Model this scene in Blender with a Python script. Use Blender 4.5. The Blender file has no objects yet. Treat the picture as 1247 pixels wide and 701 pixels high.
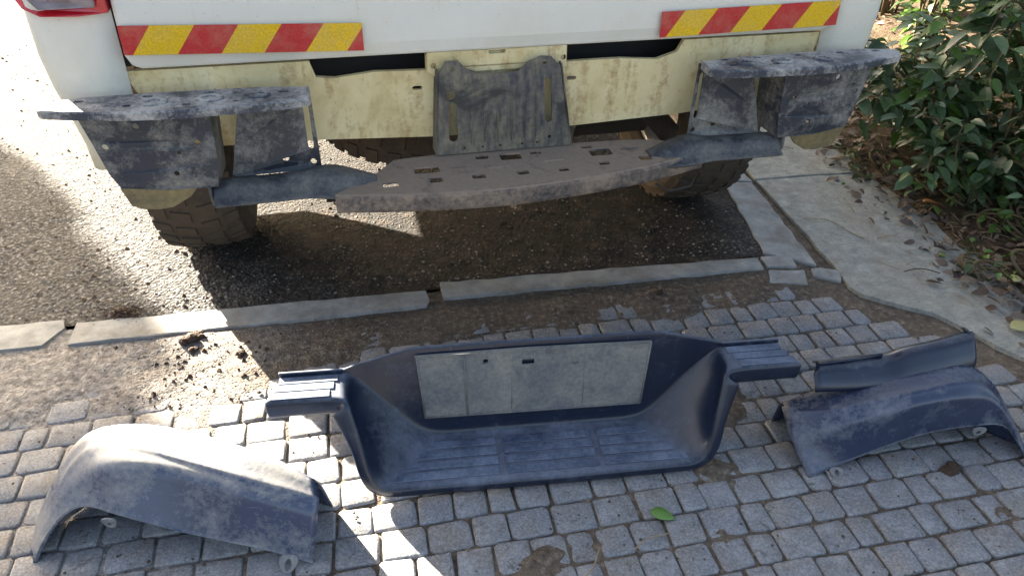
import bpy, bmesh, math, random
from mathutils import Vector, Matrix, noise
from mathutils.geometry import tessellate_polygon
R = math.radians
SC = bpy.context.scene
COL = SC.collection

# ------------------------------------------------------------------ camera
CAM_H, PITCH, ROLL, FPX = 1.2375, R(34.24), R(1.12), 930.0
cam = bpy.data.cameras.new('camera')
cam_o = bpy.data.objects.new('camera', cam); COL.objects.link(cam_o)
cam.sensor_width = 36.0
cam.lens = 36.0 * FPX / 1247.0
cam.clip_start = 0.02; cam.clip_end = 2000
cam_o.matrix_world = (Matrix.Translation((0, 0, CAM_H)) @ Matrix.Rotation(R(90) - PITCH, 4, 'X')
                      @ Matrix.Rotation(ROLL, 4, 'Z'))
SC.camera = cam_o

# ------------------------------------------------------------------ light
TRUCK_YAW, TRUCK_X, TRUCK_Y = 0.24631, -0.0192, 1.6090
PAV_YAW = 0.21793
SUN_EL, SUN_AZ = R(21.0), R(-45.1)          # azimuth clockwise from +Y
world = bpy.data.worlds.new('World'); SC.world = world
world.use_nodes = True
wn = world.node_tree.nodes; wl = world.node_tree.links
bg = wn['Background']
sky = wn.new('ShaderNodeTexSky'); sky.sky_type = 'NISHITA'
sky.sun_disc = False; sky.sun_elevation = SUN_EL; sky.sun_rotation = SUN_AZ
sky.air_density = 0.7; sky.dust_density = 4.0; sky.ozone_density = 0.4
wl.new(sky.outputs[0], bg.inputs[0]); bg.inputs[1].default_value = 0.05
sun = bpy.data.lights.new('sun', 'SUN'); sun.energy = 5.0; sun.angle = R(0.53)
sun.color = (1.0, 0.955, 0.90)
sun_o = bpy.data.objects.new('sun', sun); COL.objects.link(sun_o)
to_sun = Vector((math.sin(SUN_AZ) * math.cos(SUN_EL), math.cos(SUN_AZ) * math.cos(SUN_EL), math.sin(SUN_EL)))
sun_o.rotation_euler = to_sun.to_track_quat('Z', 'Y').to_euler()
sun_o.location = to_sun * 20
SC.view_settings.view_transform = 'Standard'; SC.view_settings.look = 'None'
SC.view_settings.gamma = 1.0; SC.view_settings.use_curve_mapping = False
SC.view_settings.exposure = 3.72
SC.view_settings.use_white_balance = True          # the phone balanced for the open shade
SC.view_settings.white_balance_temperature = 7600; SC.view_settings.white_balance_tint = 8

# ------------------------------------------------------------------ materials
def srgb(r, g, b):
    f = lambda c: (c / 255 / 12.92) if c / 255 <= .04045 else ((c / 255 + .055) / 1.055) ** 2.4
    return (f(r), f(g), f(b), 1)

class NT:
    def __init__(s, name):
        s.m = bpy.data.materials.new(name); s.m.use_nodes = True
        s.t = s.m.node_tree; s.n = s.t.nodes; s.l = s.t.links
        s.b = s.n['Principled BSDF']
        s.tc = None
    def new(s, typ, **kw):
        o = s.n.new(typ)
        for k, v in kw.items(): setattr(o, k, v)
        return o
    def link(s, a, b): s.l.new(a, b)
    def coord(s, which='Object'):
        if s.tc is None: s.tc = s.new('ShaderNodeTexCoord')
        return s.tc.outputs[which]
    def mapped(s, scale=(1, 1, 1), rnd=False, which='Object', rot=(0, 0, 0)):
        mp = s.new('ShaderNodeMapping'); mp.inputs['Scale'].default_value = scale
        mp.inputs['Rotation'].default_value = rot
        s.link(s.coord(which), mp.inputs[0])
        if rnd:
            oi = s.new('ShaderNodeObjectInfo'); ma = s.new('ShaderNodeMath', operation='MULTIPLY')
            ma.inputs[1].default_value = 37.0; s.link(oi.outputs['Random'], ma.inputs[0])
            s.link(ma.outputs[0], mp.inputs['Location'])
        return mp.outputs[0]
    def noise(s, vec, scale, detail=4, rough=.6, dist=0):
        o = s.new('ShaderNodeTexNoise'); o.inputs['Scale'].default_value = scale
        o.inputs['Detail'].default_value = detail; o.inputs['Roughness'].default_value = rough
        o.inputs['Distortion'].default_value = dist
        s.link(vec, o.inputs['Vector']); return o.outputs['Fac']
    def voro(s, vec, scale, feature='F1'):
        o = s.new('ShaderNodeTexVoronoi', feature=feature); o.inputs['Scale'].default_value = scale
        s.link(vec, o.inputs['Vector']); return o
    def ramp(s, fac, stops):
        o = s.new('ShaderNodeValToRGB'); e = o.color_ramp.elements
        while len(e) < len(stops): e.new(0.5)
        for i, (p, c) in enumerate(stops):
            e[i].position = p
            e[i].color = c if hasattr(c, '__len__') else (c, c, c, 1)
        s.link(fac, o.inputs[0]); return o.outputs[0]
    def mix(s, fac, a, b, mode='MIX'):
        o = s.new('ShaderNodeMix', data_type='RGBA', blend_type=mode)
        for sock, v in ((o.inputs[0], fac), (o.inputs[6], a), (o.inputs[7], b)):
            if hasattr(v, 'links') or hasattr(v, 'is_linked'): s.link(v, sock)
            elif hasattr(v, '__len__'): sock.default_value = v
            else: sock.default_value = v
        return o.outputs[2]
    def math(s, op, a, b=None, clamp=False):
        o = s.new('ShaderNodeMath', operation=op); o.use_clamp = clamp
        for i, v in enumerate((a, b)):
            if v is None: continue
            if hasattr(v, 'is_linked'): s.link(v, o.inputs[i])
            else: o.inputs[i].default_value = v
        return o.outputs[0]
    def bump(s, h, strength=.5, dist=.002, prev=None):
        o = s.new('ShaderNodeBump'); o.inputs['Strength'].default_value = strength
        o.inputs['Distance'].default_value = dist; s.link(h, o.inputs['Height'])
        if prev: s.link(prev, o.inputs['Normal'])
        return o.outputs[0]
    def out(s, col=None, rough=None, normal=None, metal=0, spec=None):
        b = s.b
        for sock, v in (('Base Color', col), ('Roughness', rough), ('Normal', normal)):
            if v is None: continue
            if hasattr(v, 'is_linked'): s.link(v, b.inputs[sock])
            else: b.inputs[sock].default_value = v
        b.inputs['Metallic'].default_value = metal
        if spec is not None: b.inputs['Specular IOR Level'].default_value = spec
        return s.m

def upness(t):
    """how far a face looks up: 0 to 1 (dust settles there)"""
    g = t.new('ShaderNodeNewGeometry'); x = t.new('ShaderNodeSeparateXYZ')
    t.link(g.outputs['Normal'], x.inputs[0]); return x.outputs[2]

def dusty(name, base, dust, scale=6, lo=.42, hi=.7, rough=.5, up=0.0, fine=1.0, rnd=False, bump=.15, metal=0, spec=None,
          streak=None, stain=None, scratch=0.0, scratch_col=(.35, .37, .4, 1)):
    """paint or plastic with settled dust, mud and scratches"""
    t = NT(name); v = t.mapped(rnd=rnd)
    n1 = t.noise(v, scale, 6, .62, .4); n2 = t.noise(v, scale * 9, 4, .7)
    n6 = t.noise(v, scale * 34, 3, .7)
    f = t.math('ADD', t.math('ADD', t.math('MULTIPLY', n1, .58), t.math('MULTIPLY', n2, .26 * fine)), t.math('MULTIPLY', n6, .16))
    if streak:
        vs = t.mapped(scale=streak, rnd=rnd); n3 = t.noise(vs, 10, 4, .6)
        f = t.math('ADD', t.math('MULTIPLY', f, .62), t.math('MULTIPLY', n3, .38))
    if up: f = t.math('ADD', f, t.math('MULTIPLY', t.math('POWER', t.math('MAXIMUM', upness(t), 0.0), 3.0), up))
    k = t.ramp(f, [(lo, 0.0), (hi, 1.0)])
    n4 = t.noise(v, scale * 2.3, 3, .5)
    b2 = t.mix(n4, tuple(c * .75 for c in base[:3]) + (1,), tuple(min(1, c * 1.22) for c in base[:3]) + (1,))
    d2 = t.mix(n2, tuple(c * .7 for c in dust[:3]) + (1,), tuple(min(1, c * 1.2) for c in dust[:3]) + (1,))
    c = t.mix(k, b2, d2)
    if stain:
        n5 = t.noise(v, stain[1], 5, .6, .8); c = t.mix(t.ramp(n5, [(stain[2], 0.0), (stain[2] + .1, stain[3])]), c, stain[0])
    if scratch:
        vs = t.mapped(scale=(4, 90, 60), rot=(.3, .4, .5)); s1 = t.noise(vs, 4, 3, .6, .3)
        sk = t.ramp(s1, [(.70, 0.0), (.76, scratch * .6)])
        c = t.mix(sk, c, scratch_col)
        s2 = t.noise(t.mapped(scale=(70, 5, 60), rot=(.2, -.5, -.7)), 4, 3, .6, .3)
        c = t.mix(t.ramp(s2, [(.68, 0.0), (.75, scratch * .6)]), c, scratch_col)
        s3 = t.noise(t.mapped(scale=(60, 60, 3), rot=(.15, .1, 0)), 4, 3, .6, .2)
        c = t.mix(t.ramp(s3, [(.66, 0.0), (.76, scratch * .5)]), c, scratch_col)
    r = t.mix(k, (rough,) * 3 + (1,), (.92,) * 3 + (1,))
    nb = t.bump(n2, bump, .002)
    return t.out(c, r, nb, metal, spec)

def plain(name, col, rough=.6, var=.2, scale=20, rnd=False, bump=.1, metal=0, spec=None, bd=.002):
    t = NT(name); v = t.mapped(rnd=rnd); n = t.noise(v, scale, 5, .65)
    c = t.mix(n, tuple(x * (1 - var) for x in col[:3]) + (1,), tuple(min(1, x * (1 + var)) for x in col[:3]) + (1,))
    return t.out(c, rough, t.bump(n, bump, bd), metal, spec)

M = {}
def mats():
    # --- road
    t = NT('asphalt'); v = t.mapped()
    vo = t.voro(v, 115); vo2 = t.voro(v, 60)
    big = t.noise(v, 2.2, 5, .6); mid = t.noise(v, 14, 4, .6); fin = t.noise(v, 190, 3, .6)
    stone = t.ramp(t.noise(v, 75, 2, .5), [(.35, srgb(48, 48, 50)), (.52, srgb(88, 88, 90)), (.68, srgb(140, 140, 140))])
    c = t.mix(t.ramp(vo.outputs['Distance'], [(.25, 0.0), (.72, .85)]), stone, srgb(36, 36, 37))
    c = t.mix(t.ramp(big, [(.42, 0.0), (.68, .35)]), c, srgb(98, 94, 89))
    # oil and mud under the tail, darkened to paint in the truck's shade
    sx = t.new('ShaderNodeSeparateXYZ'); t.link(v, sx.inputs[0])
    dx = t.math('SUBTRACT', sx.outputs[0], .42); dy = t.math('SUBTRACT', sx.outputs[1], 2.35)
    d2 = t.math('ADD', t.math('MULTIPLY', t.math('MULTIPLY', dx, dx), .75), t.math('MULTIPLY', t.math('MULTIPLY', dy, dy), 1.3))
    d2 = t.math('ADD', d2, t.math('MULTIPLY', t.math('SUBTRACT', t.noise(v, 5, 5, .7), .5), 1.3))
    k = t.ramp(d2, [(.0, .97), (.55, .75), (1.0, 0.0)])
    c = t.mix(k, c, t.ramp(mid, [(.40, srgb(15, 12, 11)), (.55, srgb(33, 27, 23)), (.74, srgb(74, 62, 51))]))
    h = t.math('ADD', t.math('MULTIPLY', vo.outputs['Distance'], -1.0), t.math('MULTIPLY', fin, .5))
    h = t.math('ADD', h, t.math('MULTIPLY', mid, 1.2)); h = t.math('SUBTRACT', h, t.math('MULTIPLY', vo2.outputs['Distance'], .6))
    M['asphalt'] = t.out(c, .93, t.bump(h, 1.0, .0055), spec=.25)
    # --- soil in the joints and over the paving
    t = NT('soil'); v = t.mapped()
    n1 = t.noise(v, 5, 6, .65); n2 = t.noise(v, 60, 5, .7); n3 = t.noise(v, 3.1, 4, .6, .5)
    c = t.ramp(n2, [(.3, srgb(58, 51, 45)), (.55, srgb(101, 90, 79)), (.75, srgb(152, 140, 125))])
    c = t.mix(t.ramp(n1, [(.4, 0.0), (.7, .6)]), c, srgb(112, 100, 87))
    c = t.mix(t.ramp(n3, [(.62, 0.0), (.72, .6)]), c, srgb(62, 74, 36))
    sx = t.new('ShaderNodeSeparateXYZ'); t.link(v, sx.inputs[0])
    lf = t.ramp(t.math('ADD', sx.outputs[0], t.math('MULTIPLY', t.noise(v, 6, 4, .6), .5)), [(.0, 1.0), (.25, 0.0)]) if False else t.ramp(t.math('ADD', t.math('MULTIPLY', sx.outputs[0], -.8), t.math('MULTIPLY', t.noise(v, 6, 4, .6), .5)), [(.38, 0.0), (.72, .8)])
    c = t.mix(lf, c, t.ramp(n2, [(.3, srgb(72, 71, 71)), (.5, srgb(128, 126, 125)), (.72, srgb(172, 170, 168))]))
    M['soil'] = t.out(c, .95, t.bump(t.math('ADD', n2, t.math('MULTIPLY', t.voro(v, 160).outputs['Distance'], .5)), 1.0, .005), spec=.2)
    t = NT('dry_dirt'); v = t.mapped()
    n1 = t.noise(v, 6, 6, .65); n2 = t.noise(v, 70, 5, .7)
    c = t.ramp(n2, [(.3, srgb(76, 66, 58)), (.55, srgb(118, 105, 92)), (.75, srgb(160, 148, 132))])
    c = t.mix(t.ramp(n1, [(.42, 0.0), (.66, .75)]), c, srgb(92, 76, 62))
    M['dirt'] = t.out(c, .95, t.bump(t.math('ADD', n2, t.math('MULTIPLY', t.voro(v, 150).outputs['Distance'], -.6)), 1.0, .005), spec=.2)
    t = NT('forest_floor'); v = t.mapped()
    n1 = t.noise(v, 4, 6, .7); n2 = t.noise(v, 45, 5, .7)
    c = t.ramp(n2, [(.3, srgb(44, 35, 28)), (.6, srgb(92, 76, 60)), (.8, srgb(140, 120, 96))])
    c = t.mix(t.ramp(n1, [(.5, 0.0), (.65, .55)]), c, srgb(60, 66, 36))
    M['earth'] = t.out(c, .95, t.bump(n2, 1.0, .012), spec=.2)
    # --- paving blocks
    t = NT('cobble'); v = t.mapped(rnd=True); oi = t.new('ShaderNodeObjectInfo')
    n1 = t.noise(v, 30, 5, .65); n2 = t.noise(v, 210, 4, .7); n3 = t.noise(v, 13, 4, .6, .6)
    c = t.ramp(n1, [(.3, srgb(102, 104, 107)), (.55, srgb(140, 142, 144)), (.8, srgb(174, 174, 173))])
    c = t.mix(t.math('MULTIPLY', oi.outputs['Random'], .55), c, srgb(114, 118, 129))
    c = t.mix(t.ramp(n3, [(.44, 0.0), (.68, .7)]), c, srgb(122, 112, 100))
    c = t.mix(t.ramp(n2, [(.62, 0.0), (.75, .5)]), c, srgb(62, 60, 60))
    c = t.mix(.38, c, t.ramp(n2, [(.33, srgb(66, 66, 68)), (.5, srgb(122, 123, 126)), (.68, srgb(186, 186, 184))]))
    c = t.mix(t.ramp(t.noise(v, 45, 4, .7, 1.0), [(.60, 0.0), (.66, .55)]), c, srgb(76, 70, 64))
    M['cobble'] = t.out(c, .88, t.bump(t.math('ADD', n1, t.math('MULTIPLY', n2, .6)), .9, .003), spec=.3)
    # --- concrete
    t = NT('concrete'); v = t.mapped()
    n1 = t.noise(v, 3.5, 5, .65); n2 = t.noise(v, 110, 4, .7); n3 = t.noise(v, 20, 5, .7)
    br = t.noise(t.mapped(scale=(5, 70, 1)), 3, 3, .6)
    c = t.ramp(n3, [(.3, srgb(124, 128, 125)), (.5, srgb(152, 155, 151)), (.72, srgb(182, 183, 177))])
    c = t.mix(t.ramp(n1, [(.45, 0.0), (.7, .6)]), c, srgb(158, 152, 136))
    c = t.mix(t.ramp(br, [(.5, 0.0), (.62, .5)]), c, srgb(138, 138, 134))
    c = t.mix(t.ramp(n2, [(.56, 0.0), (.66, .6)]), c, srgb(102, 97, 88))
    c = t.mix(t.ramp(t.noise(v, 7, 5, .7, .5), [(.60, 0.0), (.70, .5)]), c, srgb(122, 110, 94))
    h = t.math('ADD', t.math('MULTIPLY', n2, .7), t.math('ADD', n3, t.math('MULTIPLY', br, .8)))
    M['concrete'] = t.out(c, .9, t.bump(h, 1.0, .007), spec=.3)
    t = NT('kerb_concrete'); v = t.mapped(rnd=True)
    n2 = t.noise(v, 120, 4, .7); n3 = t.noise(v, 16, 5, .65)
    c = t.ramp(n3, [(.3, srgb(120, 122, 122)), (.55, srgb(148, 150, 149)), (.78, srgb(170, 170, 166))])
    c = t.mix(t.ramp(n2, [(.55, 0.0), (.75, .4)]), c, srgb(98, 92, 84))
    c = t.mix(t.ramp(t.noise(v, 7, 6, .7, .6), [(.48, 0.0), (.66, .55)]), c, srgb(112, 104, 92))
    M['kerb'] = t.out(c, .9, t.bump(t.math('ADD', n2, n3), .5, .003), spec=.3)
    # --- car
    t = NT('white_paint'); v = t.mapped()
    n1 = t.noise(v, 5, 5, .65, .5); n2 = t.noise(v, 70, 4, .7)
    g = t.new('ShaderNodeSeparateXYZ'); t.link(v, g.inputs[0])
    low = t.ramp(g.outputs[2], [(.60, .75), (.775, .40), (.90, .14)])
    k = t.math('MULTIPLY', t.ramp(t.math('ADD', t.math('MULTIPLY', n1, .75), t.math('MULTIPLY', n2, .25)), [(.3, .25), (.72, 1.0)]), low)
    st = t.noise(t.mapped(scale=(26, 26, .8)), 2, 4, .7)
    k = t.math('MAXIMUM', k, t.math('MULTIPLY', t.ramp(st, [(.52, 0.0), (.68, .38)]), t.ramp(n1, [(.35, .2), (.65, 1.0)])))
    c = t.mix(k, (.71, .71, .66, 1), srgb(186, 172, 132))
    sp = t.ramp(t.voro(v, 48).outputs['Distance'], [(.04, .55), (.09, 0.0)])
    c = t.mix(t.math('MULTIPLY', sp, n1), c, srgb(110, 96, 76))
    M['white'] = t.out(c, t.mix(k, (.32,) * 3 + (1,), (.8,) * 3 + (1,)), t.bump(n1, .04, .004))
    t.b.inputs['Coat Weight'].default_value = .25
    t = NT('dusty_white_panel'); v = t.mapped()
    n1 = t.noise(v, 6, 6, .65, .6); n2 = t.noise(v, 60, 4, .7); n3 = t.noise(t.mapped(scale=(9, 9, 1.6)), 3, 4, .65)
    c = t.ramp(n1, [(.3, srgb(224, 211, 170)), (.55, srgb(208, 190, 142)), (.75, srgb(170, 144, 96))])
    mud = t.ramp(t.math('ADD', t.math('MULTIPLY', n3, .6), t.math('MULTIPLY', n2, .4)), [(.51, 0.0), (.64, .75)])
    c = t.mix(mud, c, srgb(158, 122, 78))
    c = t.mix(t.ramp(n2, [(.68, 0.0), (.76, .7)]), c, srgb(104, 84, 54))
    M['panel'] = t.out(c, .8, t.bump(n2, .15, .002))
    def tapemat(name, col):
        t = NT(name); v = t.mapped(); cell = t.voro(v, 260); n = t.noise(v, 9, 6, .7); n2 = t.noise(v, 55, 4, .7)
        c = t.mix(t.ramp(cell.outputs['Distance'], [(.2, 0.0), (.7, .45)]), col, tuple(x * .55 for x in col[:3]) + (1,))
        c = t.mix(t.ramp(t.math('ADD', t.math('MULTIPLY', n, .6), t.math('MULTIPLY', n2, .4)), [(.46, 0.0), (.72, .38)]), c, srgb(176, 160, 128))
        return t.out(c, .38, t.bump(cell.outputs['Distance'], .25, .001))
    M['tape_red'] = tapemat('tape_red', srgb(196, 42, 46)); M['tape_yellow'] = tapemat('tape_yellow', srgb(232, 186, 26))
    M['tape_white'] = plain('tape_white', (.7, .7, .68, 1), .4, .04, 60)
    t = NT('lamp_red'); t.b.inputs['Base Color'].default_value = (.62, .015, .03, 1); t.b.inputs['Roughness'].default_value = .12
    t.b.inputs['Coat Weight'].default_value = .8; t.b.inputs['Transmission Weight'].default_value = .25; M['lamp_red'] = t.m
    t = NT('lamp_clear'); nn = t.noise(t.mapped(scale=(1, 1, 4)), 22, 2, .5)
    M['lamp_clear'] = t.out(t.ramp(nn, [(.3, srgb(96, 84, 86)), (.7, srgb(150, 138, 140))]), .12)
    M['steel'] = dusty('dusty_blue_steel', (.026, .031, .042, 1), (.25, .235, .21, 1), 10, .46, .62, .42, .03, scratch=.2, bump=.3)
    M['steel_top'] = dusty('dusty_plate_top', (.036, .044, .062, 1), (.39, .375, .35, 1), 13, .46, .60, .45, .04, scratch=.3, bump=.35)
    M['steel_arm'] = dusty('blue_arm_steel', (.022, .025, .032, 1), (.16, .155, .145, 1), 12, .44, .66, .40, .03, scratch=.3, bump=.25)
    M['tray'] = dusty('muddy_tray', (.028, .030, .036, 1), (.24, .18, .135, 1), 10, .42, .57, .6, .16, bump=.5, stain=((.028, .028, .030, 1), 14, .60, .7))
    M['hitch'] = dusty('dusty_hitch_plate', (.028, .034, .045, 1), (.21, .18, .13, 1), 11, .40, .60, .5, 0, streak=(9, 9, 2.2), bump=.6, stain=((.022, .022, .022, 1), 9, .52, .85))
    M['muddy'] = dusty('muddy_steel', (.08, .07, .05, 1), (.24, .19, .09, 1), 8, .35, .6, .8, bump=.4)
    M['under'] = dusty('underbody', (.012, .011, .010, 1), (.05, .038, .026, 1), 6, .4, .7, .8, bump=.4)
    M['tyre'] = dusty('muddy_rubber', (.016, .015, .014, 1), (.062, .043, .028, 1), 7, .28, .52, .88, rnd=True, bump=.5)
    M['rim'] = dusty('rim_steel', (.30, .30, .30, 1), (.2, .16, .11, 1), 7, .45, .7, .4, metal=.4, rnd=True)
    M['black'] = plain('black_void', (.012, .012, .013, 1), .8)
    M['glass'] = plain('dark_glass', (.02, .024, .028, 1), .06, spec=.8)
    M['trimgrey'] = plain('grey_plastic', (.06, .06, .065, 1), .6)
    # --- loose plastic
    M['cover'] = dusty('navy_plastic', (.0070, .0140, .032, 1), (.15, .175, .23, 1), 8, .54, .94, .30, .30, bump=.2, scratch=.55, scratch_col=(.2, .23, .3, 1), spec=.5)
    M['tread'] = dusty('dusty_tread', (.020, .035, .072, 1), (.16, .195, .265, 1), 14, .34, .62, .5, 0.0, bump=.3)
    M['recess'] = dusty('dusty_recess', (.045, .055, .08, 1), (.215, .208, .185, 1), 12, .28, .60, .7, 0, bump=.3, scratch=.35, scratch_col=(.10, .11, .13, 1), stain=((.05, .05, .055, 1), 24, .64, .8))
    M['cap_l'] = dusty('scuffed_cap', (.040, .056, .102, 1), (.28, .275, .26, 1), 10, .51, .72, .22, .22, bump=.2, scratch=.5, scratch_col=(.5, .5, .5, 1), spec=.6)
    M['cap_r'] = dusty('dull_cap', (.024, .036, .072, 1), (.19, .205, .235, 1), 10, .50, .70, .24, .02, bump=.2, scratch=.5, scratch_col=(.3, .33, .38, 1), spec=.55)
    M['trim'] = dusty('navy_trim', (.008, .015, .034, 1), (.15, .175, .225, 1), 9, .64, 1.0, .28, .16, bump=.12, scratch=.2, spec=.55)
    M['tab'] = dusty('tab_plastic', (.10, .11, .13, 1), (.30, .29, .27, 1), 20, .4, .7, .6)
    # --- plants and litter
    def leafmat(name, cols, trans=.25, rough=.38):
        t = NT(name); oi = t.new('ShaderNodeObjectInfo'); g = t.new('ShaderNodeNewGeometry')
        r = t.math('FRACT', t.math('ADD', oi.outputs['Random'], g.outputs['Random Per Island']))
        c = t.ramp(r, [(i / max(1, len(cols) - 1), x) for i, x in enumerate(cols)])
        n = t.noise(t.mapped(), 90, 3, .6)
        c = t.mix(t.ramp(n, [(.4, 0.0), (.7, .35)]), c, tuple(x * .6 for x in cols[0][:3]) + (1,))
        t.out(c, rough, t.bump(n, .2, .001))
        tr = t.new('ShaderNodeBsdfTranslucent'); t.link(c, tr.inputs[0])
        mx = t.new('ShaderNodeMixShader'); mx.inputs[0].default_value = trans
        t.link(t.b.outputs[0], mx.inputs[1]); t.link(tr.outputs[0], mx.inputs[2])
        t.link(mx.outputs[0], t.n['Material Output'].inputs[0]); return t.m
    M['leaf'] = leafmat('shrub_leaf', [(.045, .085, .040, 1), (.065, .120, .052, 1), (.085, .155, .062, 1), (.115, .175, .105, 1)], .25, .33)
    M['leaf_light'] = leafmat('young_leaf', [(.07, .15, .03, 1), (.10, .20, .04, 1), (.13, .24, .06, 1)], .35)
    M['dry_leaf'] = leafmat('dry_leaf', [srgb(78, 64, 52), srgb(108, 90, 74), srgb(140, 122, 104), srgb(94, 80, 74), srgb(58, 48, 42)], .1, .7)
    M['orange_leaf'] = leafmat('orange_leaf', [srgb(166, 112, 62), srgb(178, 124, 76)], .15, .6)
    M['pale_leaf'] = leafmat('pale_leaf', [srgb(176, 168, 110), srgb(190, 184, 130)], .15, .6)
    M['green_leaf'] = leafmat('fresh_leaf', [srgb(92, 132, 62), srgb(110, 150, 76)], .2, .5)
    M['stem'] = plain('stem', srgb(92, 80, 56), .8, .3, 40)
    M['twig'] = plain('twig', srgb(140, 124, 100), .85, .3, 60)
    M['clod'] = plain('clod', srgb(64, 48, 38), .95, .4, 60, bump=.8, bd=.006)
    M['gravel'] = plain('gravel', srgb(120, 116, 110), .9, .5, 9)
    M['crumb'] = plain('crumb', srgb(74, 62, 52), .95, .4, 9)
    M['render'] = plain('house_render', srgb(206, 196, 176), .9, .1, 4)
    M['rooftile'] = plain('roof_tile', srgb(150, 84, 60), .85, .25, 12)
    M['wood'] = plain('door_wood', srgb(98, 66, 42), .6, .25, 12)
mats()

# ------------------------------------------------------------------ mesh helpers
class MB:
    def __init__(s): s.v = []; s.f = []; s.m = []
    def add(s, vs, fs, mi=0):
        o = len(s.v); s.v += [tuple(v) for v in vs]; s.f += [tuple(i + o for i in f) for f in fs]; s.m += [mi] * len(fs)
    def box(s, c, d, rz=0, mi=0, taper=1.0):
        cx, cy, cz = c; a, b, h = d[0] / 2, d[1] / 2, d[2] / 2; vs = []
        for z, k in ((-h, 1), (h, taper)):
            for x, y in ((-a, -b), (a, -b), (a, b), (-a, b)):
                x *= k; y *= k
                vs.append((cx + x * math.cos(rz) - y * math.sin(rz), cy + x * math.sin(rz) + y * math.cos(rz), cz + z))
        s.add(vs, [(3, 2, 1, 0), (4, 5, 6, 7), (0, 1, 5, 4), (1, 2, 6, 5), (2, 3, 7, 6), (3, 0, 4, 7)], mi)
    def plate(s, outline, holes, thick, fn, mi=0):
        """sheet with real holes: outline and holes in (u,v), fn(u,v,w) places it"""
        loops = [outline] + list(holes)
        tri = tessellate_polygon([[Vector((u, v, 0)) for u, v in lp] for lp in loops])
        pts = [p for lp in loops for p in lp]; n = len(pts)
        vs = [fn(u, v, 0) for u, v in pts] + [fn(u, v, thick) for u, v in pts]
        fs = []
        for a, b, c in tri:
            ar = (pts[b][0] - pts[a][0]) * (pts[c][1] - pts[a][1]) - (pts[b][1] - pts[a][1]) * (pts[c][0] - pts[a][0])
            if ar < 0: b, c = c, b
            fs.append((a, c, b)); fs.append((a + n, b + n, c + n))
        o = 0
        for li, lp in enumerate(loops):
            ar = sum(lp[i][0] * lp[(i + 1) % len(lp)][1] - lp[(i + 1) % len(lp)][0] * lp[i][1] for i in range(len(lp)))
            flip = (ar < 0) != (li > 0)
            for i in range(len(lp)):
                a, b = o + i, o + (i + 1) % len(lp)
                fs.append((b, a, a + n, b + n) if flip else (a, b, b + n, a + n))
            o += len(lp)
        s.add(vs, fs, mi)
    def grid(s, rows, mi=0, flip=False):
        n = len(rows[0]); vs = [p for r in rows for p in r]; fs = []
        for i in range(len(rows) - 1):
            for j in range(n - 1):
                q = (i * n + j, i * n + j + 1, (i + 1) * n + j + 1, (i + 1) * n + j)
                fs.append(q[::-1] if flip else q)
        s.add(vs, fs, mi)
    def tube(s, path, rad, n=6, mi=0, cap=True):
        path = [Vector(p) for p in path]; rings = []
        for i, p in enumerate(path):
            d = (path[min(i + 1, len(path) - 1)] - path[max(i - 1, 0)])
            d = d.normalized() if d.length > 1e-9 else Vector((0, 0, 1))
            a = d.orthogonal().normalized() if i == 0 else (rings_a - d * rings_a.dot(d)).normalized()
            rings_a = a; b = d.cross(a); r = rad[i] if hasattr(rad, '__len__') else rad
            rings.append([p + (a * math.cos(6.28318 * k / n) + b * math.sin(6.28318 * k / n)) * r for k in range(n)])
        vs = [p for r in rings for p in r]; fs = []
        for i in range(len(rings) - 1):
            for k in range(n): fs.append((i * n + k, i * n + (k + 1) % n, (i + 1) * n + (k + 1) % n, (i + 1) * n + k))
        if cap: fs.append(tuple(range(n))[::-1]); fs.append(tuple((len(rings) - 1) * n + k for k in range(n)))
        s.add(vs, fs, mi)
    def lathe(s, prof, n, fn, mi=0, closed=True):
        m = len(prof); vs = []; fs = []
        for k in range(n):
            a = 6.2831853 * k / n
            for r, h in prof: vs.append(fn(r * math.cos(a), r * math.sin(a), h))
        for k in range(n):
            for j in range(m - 1 if not closed else m):
                a0 = k * m + j; a1 = k * m + (j + 1) % m; b0 = ((k + 1) % n) * m + j; b1 = ((k + 1) % n) * m + (j + 1) % m
                fs.append((a0, b0, b1, a1))
        s.add(vs, fs, mi)
    def mesh(s, name, mat, smooth=False):
        me = bpy.data.meshes.new(name); me.from_pydata(s.v, [], s.f)
        for m in (mat if isinstance(mat, (list, tuple)) else [mat]): me.materials.append(m)
        me.polygons.foreach_set('material_index', s.m)
        if smooth: me.polygons.foreach_set('use_smooth', [True] * len(me.polygons))
        bm = bmesh.new(); bm.from_mesh(me); bmesh.ops.recalc_face_normals(bm, faces=bm.faces); bm.to_mesh(me); bm.free()
        me.update(); return me
    def build(s, name, mat, parent=None, smooth=False, bevel=0, seg=2, loc=None, recalc=True, angle=30):
        o = bpy.data.objects.new(name, s.mesh(name, mat, smooth)); COL.objects.link(o)
        if parent: o.parent = parent
        if loc: o.location = loc
        if bevel:
            b = o.modifiers.new('bevel', 'BEVEL'); b.width = bevel; b.segments = seg; b.limit_method = 'ANGLE'
            b.angle_limit = R(angle); b.harden_normals = False
        return o

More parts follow.
